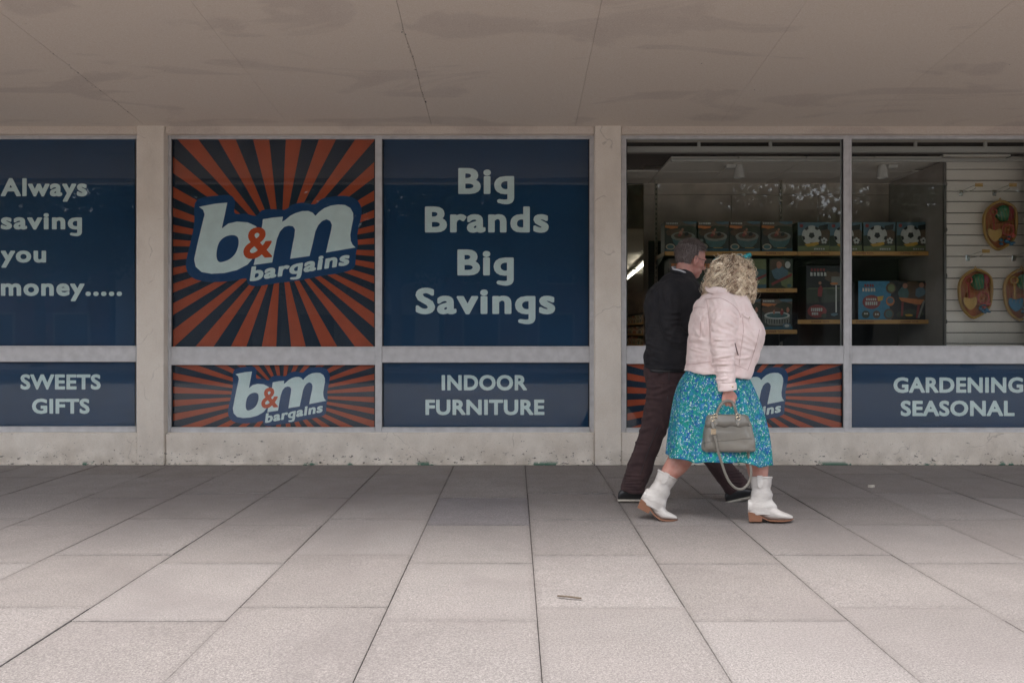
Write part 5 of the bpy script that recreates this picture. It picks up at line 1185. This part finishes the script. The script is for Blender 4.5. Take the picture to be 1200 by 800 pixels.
# boots
def boot(bx, by, ang, Y, parent, sc=1.0, toe=0.0):
    """drawn upright in the pixels of the front boot, then turned about the ball of the foot (912, 610.5)"""
    ca, sa = math.cos(R(ang)), math.sin(R(ang)); ct, st_ = math.cos(R(toe)), math.sin(R(toe))
    def T(x, y, d):
        x -= 911; y -= 610.5
        w = min(1, max(0, (x + 6) / 12)); A = R(ang) * (1 - w) + R(toe) * w; c, s_ = math.cos(A), math.sin(A)
        return P(bx + (x * c - y * s_) * sc, by + (x * s_ + y * c) * sc, Y + d)
    t = MB(); sh_ = catmull([(558.5, 878.8, 904.6, .066), (566, 879.8, 904.2, .064), (574, 880.5, 904.2, .060), (582, 879.8, 905.0, .055), (590, 877.4, 907.8, .050), (598, 876.4, 911, .045), (604, 877.5, 910, .04)], 4); rs = []
    for py, xl, xr, hd in sh_:
        fd = .0 + .8 * math.sin((py - 560) * .42) * (1 if py > 566 else 0) * (1 if py < 596 else 0)
        rs.append([T((xl + xr) / 2 + ((xr - xl) / 2 + fd * (math.cos(a) > 0) + fd * .6) * math.cos(a), py + 1.2 * math.sin(a * 2 + py * .2) * (1 if py > 564 else 0), (hd + fd * .002) * math.sin(a)) for a in [i * math.pi / 16 for i in range(32)]])
    t.rings(rs); st = catmull([(876.3, 590, 598.5, .018), (877, 585, 600, .032), (882, 584, 601.5, .036), (892, 583.5, 604.5, .036), (901, 587, 608, .037), (907, 592.5, 609, .041), (914, 597.5, 609.3, .044), (921, 600.5, 609, .040), (926, 602.6, 608.3, .028), (929.3, 604.5, 607.5, .010)], 4); rs = []
    for x, yt, yb, hw_ in st:
        rs.append([T(x, (yt + yb) / 2 + (yb - yt) / 2 * math.copysign(abs(math.sin(a)) ** .8, math.sin(a)), hw_ * math.cos(a) * (1 if math.sin(a) > 0 else 1 - .3 * abs(math.sin(a)))) for a in [i * math.pi / 12 for i in range(24)]])
    t.rings(rs); up = remeshed(t, 'boot', M['boot'], parent, .0035, 2)
    cf = MB(); cf.rings([[T(891.7 + (12.9 + e) * math.cos(a), y, (.066 + e * .004) * math.sin(a)) for a in [i * math.pi / 16 for i in range(32)]] for y, e in ((558.2, .1), (558.0, .7), (560.2, .8), (560.4, .2))], cap=False); cf.build('boot_rim', M['boot'], up, smooth=True)
    sl_ = catmull([(877, 599.3, 601, .030), (884, 601, 602.8, .036), (893, 604.6, 606.4, .034), (901, 608.6, 610.2, .036), (911, 609, 611, .046), (920, 609, 611, .043), (926, 608.3, 610, .031), (930, 607, 608.4, .012)], 4)
    MB().rings([[T(x, y, d) for y, d in ((yt, -hw_), (yb, -hw_ * .98), (yb, hw_ * .98), (yt, hw_))] for x, yt, yb, hw_ in sl_]).build('sole', M['heel'], up)
    hl = [(876.6, 600.5), (893.5, 604.5), (893, 611), (877.8, 611)]
    q_ = MB(); q_.rings([[T(x, y, d * f_) for (x, y), f_ in zip(hl, (1, 1, .9, .9))] for d in (-.034, -.028, 0, .028, .034)]); q_.build('heel', M['heel'], up)
    tb = [(887.5, 557), (893.5, 557), (894, 568), (891.8, 571.5), (889.5, 571.5), (887.8, 568)]
    MB().prism([T(x, y, -.0695 - .001) for x, y in tb], (0, .004, 0)).build('pull_tab', M['denim_seam'] if 0 else M['boot'], up)
    return up
boot(911, 610.5, 0, YWm - .04, wom); boot(775.5, 609.2, 28, YWm + .03, wom, .97, 6)

# ---------------- handbag in her hand
YBg = YWm - .215; kb = YBg / F
bag = thing('handbag', P(853, 527, YBg), 'grey green leather handbag with dangling shoulder strap hanging from the woman\'s hand', 'handbag')
rows = catmull([(485.5, 833, 873, .020), (487, 829.5, 876.5, .034), (492, 827.5, 878.5, .046), (500, 826, 880, .056), (509, 824.6, 881.6, .062), (518, 823.2, 883.4, .068), (524, 822.6, 884.3, .068), (527, 824, 883.4, .060), (528, 828, 879, .045)], 4); rs = []
for py, xl, xr, hd in rows:
    cx = (.5 * (xl + xr) - VX) * kb; a = .5 * (xr - xl) * kb; z = H - (py - VY) * kb
    rs.append([Vector((cx + a * math.copysign(abs(math.cos(t)) ** .45, math.cos(t)), YBg + hd * math.copysign(abs(math.sin(t)) ** .6, math.sin(t)), z)) for t in [i * math.pi / 32 for i in range(64)]])
b = MB().rings(rs); b.displace(folds(.006, 9, 31, (1, 1, 1.5))); bb_ = b.build('bag_body', M['bag'], bag, smooth=True); tb_ = surf(bb_)
# overlapping top flap with a wavy lower edge, seams
e = [(827 + i * 2.62, 499.6 + .9 * math.sin(i * .95)) for i in range(21)]; tp = [(832 + i * 2.1, 486.6) for i in range(20, -1, -1)]
V = [on(tb_, x, y, .0035) for x, y in e]; Mi = [on(tb_, x, (y + 486.6) / 2, .0035) for x, y in e]; U = [on(tb_, x, 487.2, .0035) for x, y in reversed(tp)]
W = [v + Vector((0, .005, 0)) for v in V]; m = MB(); n = len(V); m.add(W + V + Mi + U, [(i + j * n, i + 1 + j * n, i + 1 + (j + 1) * n, i + (j + 1) * n) for j in range(3) for i in range(n - 1)]); m.build('flap', M['bag'], bag, smooth=True)
for pts in ([(824.5, 519), (835, 516.5), (850, 516), (866, 514), (882, 513.5)], [(833, 487.5), (830, 492), (828.5, 499)], [(874.5, 488), (877, 493), (878.6, 499)]):
    seam_on(tb_, pts, bb_, M['bag'], .0022)
MB().tube([P(x, 486.0, YBg) for x in (834, 845, 860, 872)], .0035, .006, n=6).build('zip', M['gold'], bag)
for dy_, nm in ((-.022, 0), (.022, 1)):
    hh = [(838, 491.5), (840, 484), (843.5, 476), (847.5, 471.2), (853.5, 469.6), (858.5, 471.5), (861, 477), (863, 484), (864.5, 491.5)]
    MB().tube([P(x, y, YBg + dy_ * (1 if 0 < i < 8 else 1.9) * (.5 if 2 < i < 6 else 1)) for i, (x, y) in enumerate(hh)], .0085, .0055, n=10, sub=4).build('handle', M['bag'], bag, smooth=True)
for x in (838, 864.5):
    for yy in (487.5, 490.5):
        c = on(tb_, x, yy, .008); MB().tube([c + Vector((.012 * math.cos(a), 0, .009 * math.sin(a))) for a in [i * math.pi / 6 for i in range(12)]], .0028, n=6, closed=True).build('ring', M['gold'], bag, smooth=True)
    patch(tb_, [(x - 2.4, 491), (x + 2.4, 491), (x + 2.8, 496), (x, 499.5), (x - 2.8, 496)], bag, M['bag'], 'handle_tab', .008)
    MB().ell(on(tb_, x, 496, .009), (.003, .002, .003), None, 8, 6).build('stud', M['gold'], bag)
yb0 = YBg - .075
st = [(834.5, 494, -.070), (836, 503, -.082), (838.5, 515, -.084), (842, 530, -.080), (846, 543, -.07), (850.5, 556, -.06), (856, 566, -.05), (863, 572, -.04), (870, 572.5, -.03), (876.5, 567, -.02), (880, 557, -.02), (879.5, 545, -.02), (877.5, 535, -.02), (876.5, 524, -.03)]
MB().tube([P(x, y, YBg + d) for x, y, d in st], .0075, .0028, n=8, sub=5).build('strap', M['bag'], bag, smooth=True)
MB().bbox(P(833.2, 509, YBg - .092) , P(839, 502, YBg - .086), .002).build('strap_buckle', M['gold'], bag)
c = P(834.5, 491, YBg - .068); MB().tube([c + Vector((.010 * math.cos(a), 0, .012 * math.sin(a))) for a in [i * math.pi / 6 for i in range(12)]], .003, n=6, closed=True).build('strap_ring', M['gold'], bag, smooth=True)

# small litter on the paving
for i, (px, py, L, a, c_) in enumerate(((667, 700, .10, -.35, 'a short dark twig lying on the slab right of the centre joint'), (1021, 571, .05, .1, 'a white scrap of paper lying near the plinth on the right'))):
    Y = F * H / (py - VY); x = (px - VX) * Y / F
    m = MB().tube([(x - L/2, Y, .008), (x, Y - .01 + a * .02, .010), (x + L/2, Y + a * L * .8, .007)], .004 if i == 0 else .012, .004, n=6, sub=3)
    tag(m.build(('twig', 'paper_scrap')[i], (M['bark'], M['sole_w'])[i], origin=(x, Y, .005)), c_[2:], ('twig', 'litter')[i])
